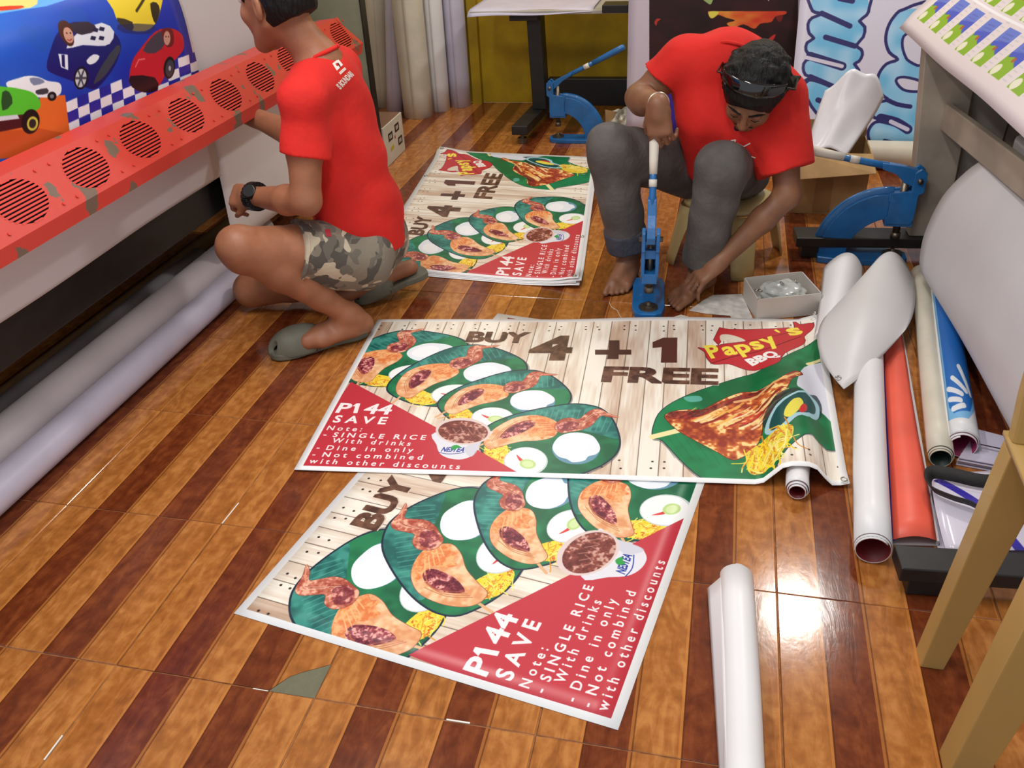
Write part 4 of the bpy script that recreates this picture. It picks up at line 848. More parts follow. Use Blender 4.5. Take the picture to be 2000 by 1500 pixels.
def script_art():
    A = Art(450, 460, (206, 202, 218), PW2); n = vnoise(460, 450, 30, 30, 3); Z = lambda P: [(1500 + .25 * x, .25 * y) for x, y in P]; NV = (32, 26, 96)
    def bl(X, Y): q = np.clip(n[Y, X] * 1.3 - .2, 0, 1)[..., None]; return np.array([104, 178, 218]) * (1 - q) + np.array([166, 204, 232]) * q
    m = [(345, -60), (335, 60), (370, 98), (430, 108), (345, 140), (312, 190), (322, 262), (358, 300), (305, 335), (296, 392), (330, 425), (420, 445), (300, 470), (274, 530), (292, 585), (335, 606), (280, 635), (262, 690), (300, 760), (390, 900), (520, 930), (620, 870), (672, 800), (680, 720), (638, 670), (700, 620), (710, 550), (676, 502), (712, 480), (738, 430), (728, 388), (690, 356), (745, 290), (757, 212), (715, 166), (770, 120), (792, 60), (770, -60)]
    A.poly(Z(m), bl); A.stroke(Z(m), 7, NV, True, 2)
    for a, b in (((420, 105), (640, 205)), ((450, 292), (680, 362)), ((330, 600), (560, 700)), ((390, 782), (560, 850)), ((560, -10), (660, 10))): A.stroke(Z([a, b]), 12, NV)
    A.stroke(Z([(330, 440), (580, 520)]), 20, NV); A.stroke(Z([(300, 450), (578, 519)]), 9, (206, 202, 218)); A.stroke(Z([(262, 690), (300, 640), (360, 628), (560, 700)]), 8, NV, smooth=4)
    o = [(1065, 72), (985, 130), (935, 220), (920, 320), (948, 410), (1012, 465), (925, 500), (866, 580), (858, 660), (890, 740), (935, 780), (840, 808), (812, 862), (835, 922), (960, 940), (840, 955), (790, 1010), (782, 1060), (800, 1115), (850, 1180), (1300, 1180), (1400, 700), (1300, 60)]
    A.poly(Z(o), bl); A.stroke(Z(o), 7, NV, True, 3)
    A.poly(Z([(1068, 290), (1060, 360), (1080, 430), (1110, 470), (1200, 500), (1260, 380), (1220, 300), (1120, 270)]), (206, 202, 218), 3, outline=(NV, 12)); A.poly(Z([(1010, 630), (1060, 612), (1180, 640), (1240, 690), (1150, 705), (1060, 690)]), (206, 202, 218), 3, outline=(NV, 12))
    A.stroke(Z([(930, 780), (1010, 815), (1110, 832)]), 10, NV, smooth=3); A.stroke(Z([(880, 925), (1000, 955), (1090, 1010)]), 22, NV, smooth=3); A.stroke(Z([(960, 950), (1088, 1010)]), 10, (200, 196, 220)); A.stroke(Z([(830, 1140), (1000, 1125), (910, 1100), (1060, 1140)]), 9, NV, smooth=3)
    A._fill(np.array([[(0, 450), (450, 450)], [(450, 450), (450, 460)], [(450, 460), (0, 460)], [(0, 460), (0, 450)]], float), (214, 214, 210))
    return A
M_SCR = artmat('script_print', script_art(), .4)
sp = sheet('hanging_banner', lambda u, v: q0 + np.array([1.50 - 1.9 + .9 * u, 0, 0]) + qd * (.92 * (1 - v)) + np.array([0, .004 * math.sin(6 * u), 0]), 20, 12, M_SCR, None, .0014, origin=(1.9, 3.56, .1)); tag(sp, 'white banner with big blue bubble lettering leaning behind the grey post', 'banner', 'banners displayed at the back')
roll('vinyl_roll', 'white roll lying at the foot of the blue lettering banner', (1.72, 3.45, .066), (2.42, 3.47, .066), .064, M_CREAM)
# ================================================================ black stand at the back
bs = thing('plotter_stand', 'black steel T-foot stand under a white covered table at the back', 'stand', (.1, 4.0, 0))
fo = PZ(1012, 262, .075)
MB().prism([(.035, 3.70, .055), (.125, 3.70, .055), (.165, 4.42, .055), (.075, 4.42, .055)], (0, 0, .05)).build('foot_bar', M_BLK, bs, bevel=.004)
MB().cyl((.085, 3.745, .002), (.085, 3.745, .03), .026, n=16).cyl((.085, 3.745, .03), (.085, 3.745, .056), .012, n=12).build('levelling_foot', M_IRON, bs); MB().cyl((.115, 4.38, .002), (.115, 4.38, .056), .022, n=16).build('levelling_foot', M_IRON, bs)
MB().prism([(.085, 4.05, .105), (.165, 4.05, .105), (.165, 4.17, .105), (.085, 4.17, .105)], (-.02, .0, .53)).build('post', M_BLK, bs, bevel=.004)
MB().box((.15, 4.2, .09), (1.5, 4.26, .245)).build('cross_rail', M_BLK, bs, bevel=.004); MB().box((-.02, 4.0, .60), (.14, 4.2, .635)).build('bracket', M_BLK, bs, bevel=.004)
MB().prism([(1.38, 4.05, .105), (1.46, 4.05, .105), (1.46, 4.17, .105), (1.38, 4.17, .105)], (0, 0, .53)).build('post', M_BLK, bs, bevel=.004); MB().box((1.36, 3.9, .003), (1.46, 4.42, .105)).build('foot_bar', M_BLK, bs, bevel=.004)
MB().box((-.24, 3.98, .635), (1.5, 4.52, .655)).build('table_top', M_GREY2, bs, bevel=.003)
ts = sheet('paper_sheet', lambda u, v: (-.25 + .70 * u, 3.955 + .5 * (1 - v) + .02 * u, .66 + .004 * math.sin(8 * u) - .03 * max(0, v - .9) * 10 * (1 - .5 * u)), 24, 14, M_LILAC, None, .0015, origin=(0, 4.2, .66)); tag(ts, 'white sheet spread over the table at the back', 'sheet')
MB().box((.50, 3.97, .640), (.64, 4.1, .68)).build('clamp_bar', M_BLK, bs, bevel=.004)
# ================================================================ cartons and scraps
def crumple(name, label, cat, c, r, m, seed, amp=.28, group=None, parent=None):
    bm = bmesh.new(); bmesh.ops.create_icosphere(bm, subdivisions=4, radius=1); rs = np.random.RandomState(seed)
    ds = rs.randn(14, 3); ds /= np.linalg.norm(ds, axis=1)[:, None]; ks = 3 + 5 * rs.rand(14); ph = rs.rand(14) * 6
    for v in bm.verts:
        p = np.array(v.co); k = 1 + amp * sum(abs(math.sin(ks[i] * (p @ ds[i]) + ph[i])) - .6 for i in range(14)) / 5
        v.co = Vector(p * k * np.array(r))
    me = bpy.data.meshes.new(name); bm.to_mesh(me); bm.free(); me.materials.append(m); me.polygons.foreach_set('use_smooth', [amp < .2] * len(me.polygons))
    o = bpy.data.objects.new(name, me); COL.objects.link(o)
    if parent is not None: o.parent = parent; o.location = np.array(c) - wloc(parent)
    else: o.location = c
    if label and cat: tag(o, label, cat, group)
    return o
M_POLY = mat('white_plastic_film', (226, 226, 232), .3, var=.04); M_CLEAR = mat('clear_plastic_film', (206, 210, 206), .18, var=.12, vscale=20, alpha=.72)
cb = thing('cardboard_box', 'open cardboard carton behind the seated man holding a white plastic bag', 'box', (1.66, 2.95, 0))
bx0, bx1, by0, by1, bh = 1.50, 1.80, 2.80, 3.06, .27
for nm, lo, hi in (('front_wall', (bx0, by0, .004), (bx1, by0 + .005, bh)), ('back_wall', (bx0, by1, .004), (bx1, by1 + .005, bh + .07)), ('side_wall', (bx0, by0 + .006, .004), (bx0 + .005, by1 - .001, bh)), ('side_wall', (bx1 - .005, by0 + .006, .004), (bx1, by1 - .001, bh)), ('bottom', (bx0, by0, .001), (bx1, by1, .004))):
    MB().box(lo, hi).build(nm, M_CARD, cb)
MB().add([(bx0, by0, bh), (bx1, by0, bh), (bx1 + .01, by0 - .1, bh - .05), (bx0 - .02, by0 - .09, bh - .09), (bx0, by0 + .004, bh), (bx1, by0 + .004, bh)], [(0, 3, 2, 1)]).build('flap', M_CARD, cb, solid=.004)
MB().prism([(bx0 + .09, by0 - .001, .01), (bx0 + .16, by0 - .001, .01), (bx0 + .16, by0 - .001, bh - .01), (bx0 + .09, by0 - .001, bh - .01)], (0, -.0008, 0)).build('tape', mat('brown_tape', (150, 116, 74), .35), cb)
def bez(C):
    C = np.array(C, float); b = lambda t: np.array([(1 - t) ** 2, 2 * t * (1 - t), t * t])
    return lambda u, v: np.einsum('i,j,ijk->k', b(u), b(v), C)
pc = sheet('plastic_bag', lambda u, v: bez([[(1.53, 2.86, .20), (1.55, 2.98, .30), (1.60, 3.04, .47)], [(1.60, 2.83, .34), (1.66, 2.94, .46), (1.74, 2.98, .66)], [(1.70, 2.84, .24), (1.78, 2.96, .30), (1.84, 3.02, .46)]])(u, v) + np.array([0, 0, .012 * math.sin(14 * u) * math.sin(5 * v)]), 24, 24, M_POLY, None, .002, origin=(1.66, 2.92, .2)); tag(pc, 'white plastic bag sticking out of the cardboard carton', 'bag')
crumple('cut_scraps', 'crumpled white and silver scraps piled by the back press', 'scraps', (.62, 3.93, .07), (.07, .06, .065), mat('scrap', (196, 190, 172), .5, var=.5, vscale=20), 4, .5)
MB_ = MB().prism([(.54, 3.86, .0), (.60, 3.92, .0), (.60, 3.92, .13), (.535, 3.86, .16)], (.004, -.004, 0)).build('cardboard_scrap', M_CARD, None, origin=(.57, 3.89, 0)); tag(MB_, 'torn piece of cardboard beside the crumpled scraps', 'cardboard')
# open white box of eyelets
HB = .085; rim = [PZ(1480, 585, HB), PZ(1606, 573, HB), PZ(1567, 530, HB), PZ(1453, 542, HB)]; cen = np.mean(rim, 0)
eb = thing('eyelet_box', 'open white plastic box of eyelets by the middle banner', 'box', (cen[0], cen[1], 0)); M_BW = mat('box_white', (196, 190, 182), .5, var=.05)
for i, nm in enumerate(('front_wall', 'side_wall', 'back_wall', 'side_wall')):
    a, b = rim[i], rim[(i + 1) % 4]; dv = cen - (a + b) / 2; dv[2] = 0; dv *= .004 / np.linalg.norm(dv); sh = lambda p: np.array([p[0] * .97 + cen[0] * .03, p[1] * .97 + cen[1] * .03, .002])
    MB().add([a, b, b + dv, a + dv, sh(a), sh(b), sh(b) + dv, sh(a) + dv], [(0, 1, 2, 3), (4, 7, 6, 5), (0, 4, 5, 1), (1, 5, 6, 2), (2, 6, 7, 3), (3, 7, 4, 0)]).build(nm, M_BW, eb)
MB().prism([(p[0] * .96 + cen[0] * .04, p[1] * .96 + cen[1] * .04, .002) for p in rim], (0, 0, .004)).build('bottom', M_BW, eb)
crumple('plastic_bag', 'clear crumpled plastic bag lying inside the open eyelet box', 'bag', (cen[0] + .01, cen[1] + .01, .05), (.075, .06, .042), M_CLEAR, 8, .3)
for dx, dy, z, tl, lb in ((-.085, -.055, .087, 0, 'nickel eyelet on the rim corner of the open white box, the outer of two'), (-.072, -.06, .089, .3, 'nickel eyelet on the rim corner of the open white box, the inner of two'), (0, -.01, .098, .5, 'nickel eyelet lying in the middle of the clear plastic bag'), (.05, .025, .092, .9, 'tilted nickel eyelet at the right end of the clear plastic bag')):
    e = MB().ring((cen[0] + dx, cen[1] + dy, z), (tl, .2 * tl, 1), .0062, .0022, 16, 6).build('eyelet', M_STEEL, None, True, 0, 0, None, (cen[0] + dx, cen[1] + dy, z)); tag(e, lb, 'eyelet')
pp_ = [PZ(*q, .002) for q in ((1346, 607), (1372, 588), (1392, 577), (1449, 575), (1460, 600), (1472, 627), (1430, 626), (1426, 617), (1380, 613))]
o = MB().prism(pp_, (0, 0, .0018)).build('paper_scrap', mat('scrap_paper', (214, 210, 204), .7, var=.2, vscale=25), None, origin=pp_[0]); tag(o, 'white paper scrap on the floor beside the open white box', 'paper')
o = MB().prism([PZ(*q, .001) for q in ((1300, 625), (1330, 615), (1372, 627), (1330, 631))], (0, 0, .0015)).build('paper_scrap', M_CREAM, None, origin=PZ(1330, 625)); tag(o, 'small cream offcut between the press base and the middle banner', 'paper')
st = [PZ(x, y, .0016) for x, y in ((1190, 590), (1195, 600), (1206, 607), (1212, 619), (1222, 624), (1236, 626))]
o = MB().tube(crspline(st, 5), .0011, 6).build('thread', M_CREAM, None, True, origin=st[0]); tag(o, 'thin pale thread on the tiles left of the press', 'thread')
# ================================================================ curled and rolled prints at the right
Q = lambda x, y, z: PZ(x, y, z)
c2 = sheet('curled_sheet', bez([[Q(1608, 524, .06), Q(1602, 590, .05), Q(1590, 660, .05)], [Q(1665, 462, .17), Q(1640, 540, .17), Q(1630, 600, .12)], [Q(1685, 525, .05), Q(1690, 570, .03), Q(1660, 650, .02)]]), 16, 16, M_GREYV if 0 else M_VINYL, None, .0012, origin=Q(1640, 570, 0)); tag(c2, 'smaller curled white sheet with an eyelet beside the eyelet box', 'vinyl sheet')
eyelet(Q(1619, 526, .07), (.5, -.3, .8), c2)
bf = bez([[Q(1676, 570, .09), Q(1534, 640, .07), Q(1648, 760, .055)], [Q(1738, 428, .22), Q(1694, 600, .26), Q(1698, 728, .075)], [Q(1786, 548, .06), Q(1794, 610, .07), Q(1768, 645, .085)]])
c1 = sheet('curled_sheet', bf, 24, 24, mat('curl_vinyl', (214, 212, 212), .42, var=.03, vscale=3), None, .0012, origin=Q(1690, 640, 0)); tag(c1, 'large curled white sheet with an eyelet at its tip over the orange folded print', 'vinyl sheet')
p = bf(.04, .93); eyelet(p + np.array([0, -.002, .003]), (.1, -.35, .9), c1)
M_DRED = mat('dark_red_print', (116, 24, 30), .45)
roll('vinyl_roll', 'long white roll with a dark red inside along the orange folded print', (1.592, .60, .043), (1.70, 1.72, .043), .042, M_VINYL, 2.4, M_DRED, gap=.002)
M_ORG = mat('orange_print', (240, 98, 76), .42, var=.08, vscale=6); M_BLUEP = mat('blue_print', (46, 62, 150), .45); M_GRYP = mat('grey_back', (186, 184, 186), .5)
fp = thing('folded_print', 'orange-red folded print lying along the long white roll', 'print', (1.70, 1.1, 0))
e = [PZ(1742, 1066), PZ(1826, 1068), PZ(1757, 655), PZ(1722, 660)]; e = [np.array([q_[0], q_[1], 0]) for q_ in e]; up = lambda z: np.array([0, 0, z])
MB().grid(np.array([[e[0] * (1 - t) * (1 - s_) + e[1] * (1 - t) * s_ + e[2] * t * s_ + e[3] * t * (1 - s_) + up(.020 + .012 * math.sin(math.pi * s_) + .004 * math.sin(9 * t) * s_) for s_ in np.linspace(0, 1, 8)] for t in np.linspace(0, 1, 16)])).build('top_fold', M_ORG, fp, True, 0, .001)
w1 = np.array([.012, .001, 0]); MB().prism([e[0] - w1 + up(.002), e[3] - w1 + up(.002), e[3] + up(.019), e[0] + up(.019)], (.004, 0, 0)).build('side_fold', M_BLUEP, fp, label='blue edge of the folded print'); MB().prism([e[1] + up(.002), e[2] + up(.002), e[2] + up(.019), e[1] + up(.019)], (.006, 0, 0)).build('side_fold', M_GRYP, fp, label='grey edge of the folded print')
MB().prism([e[0] + up(.002), e[1] + up(.002), e[2] + up(.002), e[3] + up(.002)], up(.003)).build('under_fold', M_GRYP, fp)
roll('vinyl_roll', 'white roll with a dark green inside right of the orange folded print', (1.806, 1.0, .034), (1.93, 2.15, .034), .033, M_CREAM, 2.6, mat('dark_green_print', (30, 52, 50), .45), gap=.003)
br = roll('printed_roll', 'flattened blue printed roll with white strokes beside the sagging sheet', (1.866, 1.05, .042), (1.985, 2.12, .042), .040, M_VINYL, 2.2, mat('magenta_print', (150, 40, 90), .45), cat='print roll')
BA = Art(120, 500, (118, 180, 226)); BA.poly([(8, 30), (92, 20), (100, 400), (70, 450), (20, 458), (8, 440)], (26, 106, 190)); BA.poly([(0, 0), (120, 0), (120, 26), (0, 40)], (226, 214, 220)); BA.poly([(0, 470), (60, 470), (110, 420), (120, 420), (120, 500), (0, 500)], (222, 224, 226))
for a, b in (((26, 96), (48, 60)), ((14, 66), (20, 80)), ((20, 448), (52, 440)), ((14, 424), (44, 428)), ((14, 398), (50, 412)), ((30, 372), (66, 402)), ((54, 340), (82, 404))): BA.stroke([a, b], 13, (226, 230, 236))
ax0, ax1 = np.array([1.866, 1.05, .042]), np.array([1.985, 2.12, .042])
def wrap(u, v): a = math.pi * (.80 - .78 * u); c = ax1 + (ax0 - ax1) * v; return c + .0425 * np.array([math.cos(a), -.11 * math.cos(a), math.sin(a)])
sheet('print', wrap, 12, 20, artmat('blue_roll_print', BA, .4), br, .0008)
roll('vinyl_roll', 'white roll half hidden under the sagging sheet at the right', (2.072, .95, .042), (2.082, 1.82, .042), .04, M_LILAC)
# white bag with black straps
bag = thing('tote_bag', 'glossy white bag with black straps and blue lines behind the near black foot', 'bag', (1.95, .82, 0))
BG = Art(300, 300, (214, 210, 226)); BG.stroke([(10, 30), (60, 150), (90, 260), (100, 300)], 14, (54, 44, 160)); BG.stroke([(120, 40), (190, 12), (300, 8)], 12, (54, 44, 160))
sheet('panel', bez([[G(.36, .17, .03), G(.25, .14, .045), G(.085, .135, .03)], [G(.42, .40, .05), G(.28, .38, .075), G(.085, .36, .06)], [G(.36, .68, .03), G(.25, .66, .04), G(.085, .64, .03)]]), 20, 20, artmat('bag_print', BG, .16), bag, .002)
sheet('under_panel', bez([[G(.36, .17, .004), G(.25, .135, .003), G(.08, .13, .003)], [G(.42, .40, .004), G(.28, .38, .003), G(.08, .36, .003)], [G(.36, .68, .004), G(.25, .66, .003), G(.08, .64, .003)]]), 8, 8, M_LILAC, bag, .001)
def ribbon(path, wd, nm, m, par):
    P = crspline(path, 6); t = np.gradient(P, axis=0); t /= np.linalg.norm(t, axis=1)[:, None]; n_ = np.cross(t, [0, 0, 1.]); n_ /= np.linalg.norm(n_, axis=1)[:, None]; sd_ = np.cross(n_, t) * .8 + n_ * .6
    return MB().grid(np.stack([P - sd_ * wd / 2, P + sd_ * wd / 2], 1)).build(nm, m, par, True, 0, .003)
M_STRAP = mat('black_webbing', (38, 36, 36), .75, bump=.2, bscale=200)
ribbon([Q(2020, 925, .07), Q(1985, 933, .07), Q(1925, 940, .07), Q(1860, 927, .065), Q(1822, 922, .06), Q(1812, 935, .06), Q(1822, 955, .06), Q(1860, 972, .065), Q(1900, 985, .07), Q(1940, 1012, .06), Q(1975, 1025, .05)], .034, 'strap', M_STRAP, bag)
# folded papers
pa = [Q(1905, 846, .012), Q(1990, 868, .012), Q(1990, 925, .012), Q(1868, 902, .012)]
fpz = thing('folded_papers', 'folded white papers beside the flattened blue roll', 'paper', pa[0])
for k in range(4): MB().prism([p + up(.0065 * k - .010) + np.array([.004, .003, 0]) * (k % 2) for p in pa], up(.0022)).build('paper_leaf', M_LILAC, fpz)
MB().prism([Q(1900, 864, .0365), Q(1985, 882, .0365), Q(1985, 884, .0365), Q(1900, 866, .0365)], up(.0006)).build('printed_line', M_BLK, fpz)
# roll below the middle banner, and the roll nearest the camera
roll('vinyl_roll', 'small roll with a red inside tucked under the right end of the middle banner', (1.437, .802, .031), (1.452, .98, .031), .0295, M_VINYL, 2.6, M_DRED, gap=.004)
fr = roll('vinyl_roll', 'white roll lying alone on the tiles nearest the camera', (1.288, .455, .037), (1.318, -.35, .037), .0365, M_VINYL, 2.3)
sheet('loose_edge', lambda u, v: np.array([1.288 - .030 - .030 * (1 - .75 * v) * u, .44 - v * .5, .052 - .045 * u]) + np.array([.037 * v * .5, 0, 0]), 6, 12, M_VINYL, fr, .001)
# ================================================================ plastic stool and chair
M_BEIGE = mat('beige_plastic', (198, 178, 122), .38, var=.06, vscale=6, coat=.1); M_TAN = mat('tan_plastic', (176, 142, 82), .4, var=.06, vscale=4, coat=.1)
def stool(label, c, H, rt, rb, m, yaw=0.):
    t = thing('plastic_stool', label, 'stool', c); c = np.array(c, float)
    def se(a, r, p=4.): ca, sa = math.cos(a), math.sin(a); k = (abs(ca) ** p + abs(sa) ** p) ** (-1 / p); return np.array([ca * k * r, sa * k * r])
    RZ = lambda p: np.array([p[0] * math.cos(yaw) - p[1] * math.sin(yaw), p[0] * math.sin(yaw) + p[1] * math.cos(yaw)])
    n = 64; rings = [(.9, H - .004), (1.0, H - .012), (1.03, H - .03)]; V = [c + np.array([0, 0, H - .002])]; F = []
    for k, (s_, z) in enumerate([(.45, H - .001), (.85, H)] + rings):
        for i in range(n): V.append(c + np.array([*RZ(se(2 * math.pi * i / n, rt * s_)), z]))
    for i in range(n): F.append((0, 1 + i, 1 + (i + 1) % n))
    for k in range(4):
        for i in range(n): a = 1 + k * n; F.append((a + i, a + n + i, a + n + (i + 1) % n, a + (i + 1) % n))
    ob('seat', V, F, m, t, True, 0, .005)
    for L in range(4):
        cols = []
        for i in range(33):
            a = math.pi / 4 + L * math.pi / 2 + (i - 16) / 16 * math.pi / 4 * .999; q = abs(i - 16) / 16
            zb = 0 if q < .25 else (H * .70) * min(1, ((q - .25) / .18)) ** .55 if q < .43 else H * (.70 + .08 * math.sin((q - .43) / .57 * 1.57))
            col = []
            for s_ in np.linspace(0, 1, 7): z = zb + (H - .028 - zb) * s_; rr = rb + (rt * 1.03 - rb) * (z / H); col.append(c + np.array([*RZ(se(a, rr, 5)), z]))
            cols.append(col)
        MB().grid(np.array(cols)).build('leg', m, t, True, 0, .005)
    return t
stool('beige plastic stool under the seated man', (1.225, 2.30, 0), .262, .142, .19, M_BEIGE, math.radians(-26))
ch = thing('plastic_chair', 'tan plastic chair at the lower right, only two legs showing', 'chair', (1.85, .2, 0))
def leg(p0, p1, w0, w1, nm='leg'):
    p0, p1 = np.array(p0, float), np.array(p1, float); mb = MB(); V = []
    for p, w_ in ((p0, w0), (p1, w1)):
        for dx, dy in ((0, 0), (w_[0], 0), (w_[0], .007), (.007, .007), (.007, w_[1]), (0, w_[1])): V.append(p + np.array([dx, dy, 0]))
    return mb.add(V, [(5, 4, 3, 2, 1, 0), (6, 7, 8, 9, 10, 11)] + [(i, (i + 1) % 6, 6 + (i + 1) % 6, 6 + i) for i in range(6)]).build(nm, M_TAN, ch, bevel=.003)
leg((1.655, .30, 0), (1.694, .29, .545), (.045, .05), (.075, .05)); leg((1.658, .045, 0), (1.70, .035, .545), (.06, .06), (.085, .07)); leg((2.05, .30, 0), (2.02, .28, .545), (.05, .05), (.06, .05)); leg((2.05, .045, 0), (2.02, .035, .545), (.05, .05), (.06, .06))
sheet('seat', lambda u, v: (1.69 + .41 * u, .02 + .32 * v, .560 - .02 * math.sin(math.pi * u) * math.sin(math.pi * v)), 12, 12, M_TAN, ch, .008)
MB().prism([(1.694, .30, .56), (1.77, .30, .56), (1.765, .305, .65), (1.74, .32, .95), (1.69, .32, .95), (1.690, .305, .65)], (0, .03, 0)).build('back_upright', M_TAN, ch, bevel=.006); MB().prism([(2.02, .30, .56), (2.10, .30, .56), (2.10, .32, .95), (2.05, .32, .95)], (0, .03, 0)).build('back_upright', M_TAN, ch, bevel=.006)
MB().prism([(1.70, .322, .80), (2.09, .322, .80), (2.08, .33, .96), (1.71, .33, .96)], (0, .02, 0)).build('back_rest', M_TAN, ch, bevel=.008)
# ================================================================ people
V3 = lambda *a: np.array(a, float)
nrm = lambda v: np.array(v, float) / np.linalg.norm(v)
def rot_about(v, ax, a): ax = nrm(ax); return v * math.cos(a) + np.cross(ax, v) * math.sin(a) + ax * (ax @ v) * (1 - math.cos(a))
def hand(S, wr, d, b, side, curl, s=1., thumb=.5, tcurl=.5):
    """wrist, pointing direction, back-of-hand normal, thumb side (+1: d x b), finger curls"""
    d = nrm(d); b = nrm(b - d * (np.array(b) @ d)); l = np.cross(d, b) * side; wr = np.array(wr, float)
    S.box(wr + d * .052 * s, (.044 * s, .038 * s, .0145 * s), (d, l, b), .014 * s, .02); S.cone(wr, wr + d * .03 * s, .027 * s, .027 * s, .02)
    S.cone(wr + d * .02 * s + l * .018 * s - b * .006, wr + d * .055 * s + l * .034 * s - b * .008, .017 * s, .013 * s, .012)
    for i in range(4):
        p = wr + d * (.090 - .004 * abs(i - 1)) * s + l * (.0295 - .0198 * i) * s; ax = np.cross(d, b); q = nrm(d + l * (.10 - .075 * i)); L = [.043, .048, .045, .035][i] * s; r = [.0098, .0100, .0096, .0084][i] * s
        c = curl[i] if isinstance(curl[0], (tuple, list)) else curl
        S.cone(p - d * .02 * s, p, r * 1.02, r * 1.08, .008)
        for k, (m, rr) in enumerate(((1, 1.), (.66, .92), (.52, .84))):
            q = rot_about(q, np.cross(b, d), c[k]) if (rot_about(d, np.cross(b, d), .1) @ b) < 0 else rot_about(q, np.cross(d, b), c[k])
            e = p + q * L * m; S.cone(p, e, r * rr * 1.05, r * rr * .95, .003); p = e
    p = wr + d * .034 * s + l * .034 * s - b * .006; q = nrm(d * .72 + l * thumb - b * .35)
    for m, r in ((.036, .0115), (.028, .0098)):
        e = p + q * m * s; S.cone(p, e, r * s * 1.05, r * s * .95, .006); p = e; q = nrm(q + (-l * .5 - b * .35) * tcurl + d * .2)
def foot(S, ank, f, side, s=1., z0=.0, toes=True, pitch=0.):
    """bare foot: ankle joint, forward direction on the ground, side = +1 when the big toe lies to the left of f"""
    f = nrm(V3(f[0], f[1], 0)); l = V3(-f[1], f[0], 0) * side; ank = np.array(ank, float); g = V3(ank[0], ank[1], z0)
    P = lambda x, y, z: g + f * x * s + l * y * s + V3(0, 0, z * s + x * pitch)
    S.cone(ank, P(-.035, 0, .036), .036 * s, .032 * s, .03); S.cone(P(-.04, 0, .03), P(.02, 0, .04), .029 * s, .032 * s, .02)
    S.cone(ank + V3(0, 0, -.005), P(.09, .012, .034), .034 * s, .025 * s, .03); S.cone(P(0, -.012, .026), P(.11, -.026, .02), .026 * s, .019 * s, .02); S.cone(P(.05, .012, .034), P(.125, .022, .024), .026 * s, .022 * s, .02)
    if toes:
        for i, (y, x0, x1, r) in enumerate(((.032, .135, .178, .0125), (.011, .138, .172, .0095), (-.005, .134, .163, .009), (-.02, .126, .152, .0085), (-.033, .116, .138, .008))):
            S.cone(P(x0 - .02, y * .92, .02), P(x0 + .008, y, .019), r * s * 1.05, r * s, .01); S.cone(P(x0 + .008, y, .019), P(x1, y * 1.03, .0115), r * s, r * s * .95, .004)
    else: S.cone(P(.10, 0, .025), P(.15, 0, .02), .036 * s, .028 * s, .02)
def head(S, c, f, u, s=1., lids=False):
    f, r, u = axes(f, u); P = lambda x, y, z: c + s * (f * x + r * y + u * z); R = (f, r, u)
    S.ell(P(-.008, 0, .012), (.096 * s, .076 * s, .092 * s), R, .01); S.ell(P(.030, 0, -.052), (.060 * s, .058 * s, .074 * s), R, .03)
    S.cone(P(.058, -.014, -.112), P(.058, .014, -.112), .021 * s, .021 * s, .02)
    for q in (-1, 1):
        S.cone(P(-.01, .058 * q, -.055), P(.05, .024 * q, -.112), .017 * s, .017 * s, .025); S.ell(P(.058, .036 * q, -.035), (.026 * s, .024 * s, .024 * s), R, .02)
        S.ell(P(.086, .031 * q, .0), (.012 * s, .017 * s, .010 * s), R, .01, 's')
        if lids: S.ell(P(.0785, .031 * q, -.001), (.0125 * s, .0150 * s, .0095 * s), R, .003)
        S.cone(P(.088, .018 * q, .020), P(.074, .048 * q, .020), .0085 * s, .0075 * s, .012)
        S.ell(P(-.012, .078 * q, -.016), (.019 * s, .0085 * s, .033 * s), (nrm(f - r * .35 * q), nrm(r + f * .35 * q), u), .006); S.ell(P(-.006, .087 * q, -.012), (.009 * s, .006 * s, .018 * s), R, .004, 's')
        S.cone(P(.098, .011 * q, -.036), P(.094, .014 * q, -.037), .0072 * s, .006 * s, .006)
    S.cone(P(.090, 0, .012), P(.108, 0, -.030), .0075 * s, .0115 * s, .012)
    S.cone(P(.086, -.018, -.066), P(.086, .018, -.066), .0068 * s, .0068 * s, .006); S.cone(P(.084, -.015, -.078), P(.084, .015, -.078), .0078 * s, .0078 * s, .006); S.cone(P(.095, -.02, -.0715), P(.095, .02, -.0715), .003 * s, .003 * s, .003, 's')
    return P, R
def face_parts(P, R, s, o, lids):
    """eyes and brows as children of the body o"""
    for q in (-1, 1):
        if lids:
            S = SDF(P(.088, .033 * q, -.004) - .03, P(.088, .033 * q, -.004) + .03, .0012); S.cone(P(.0915, .019 * q, -.006), P(.0925, .031 * q, -.0095), .0012 * s, .0016 * s, .001); S.cone(P(.0925, .031 * q, -.0095), P(.0875, .043 * q, -.006), .0016 * s, .001 * s, .001); S.build('eyelash', M_HAIR, o)
        S = SDF(P(.082, .031 * q, .0) - .02, P(.082, .031 * q, .0) + .02, .0016); S.ell(P(.0775, .031 * q, .0), (.0125 * s, .0125 * s, .0085 * s), R, 0); S.build('eye', M_EYE, o) if not lids else 0
        S = SDF(P(.09, .031 * q, .0) - .012, P(.09, .031 * q, .0) + .012, .0009); S.ell(P(.0885, .031 * q, -.0005), (.0022 * s, .0052 * s, .0052 * s), R, 0); S.build('iris', M_IRIS, o) if not lids else 0
        S = SDF(P(.088, .033 * q, .022) - .034, P(.088, .033 * q, .022) + .034, .0016); S.cone(P(.096, .014 * q, .021), P(.090, .036 * q, .0265), .0032 * s, .0032 * s, .002); S.cone(P(.090, .036 * q, .0265), P(.078, .053 * q, .020), .0032 * s, .002 * s, .002); S.build('eyebrow', M_HAIR, o)
M_SKIN1 = mat('skin_tan', (160, 104, 74), .5, var=.12, vscale=14, bump=.06, bscale=160); M_SKIN2 = mat('skin_brown', (136, 92, 66), .5, var=.14, vscale=14, bump=.06, bscale=160)
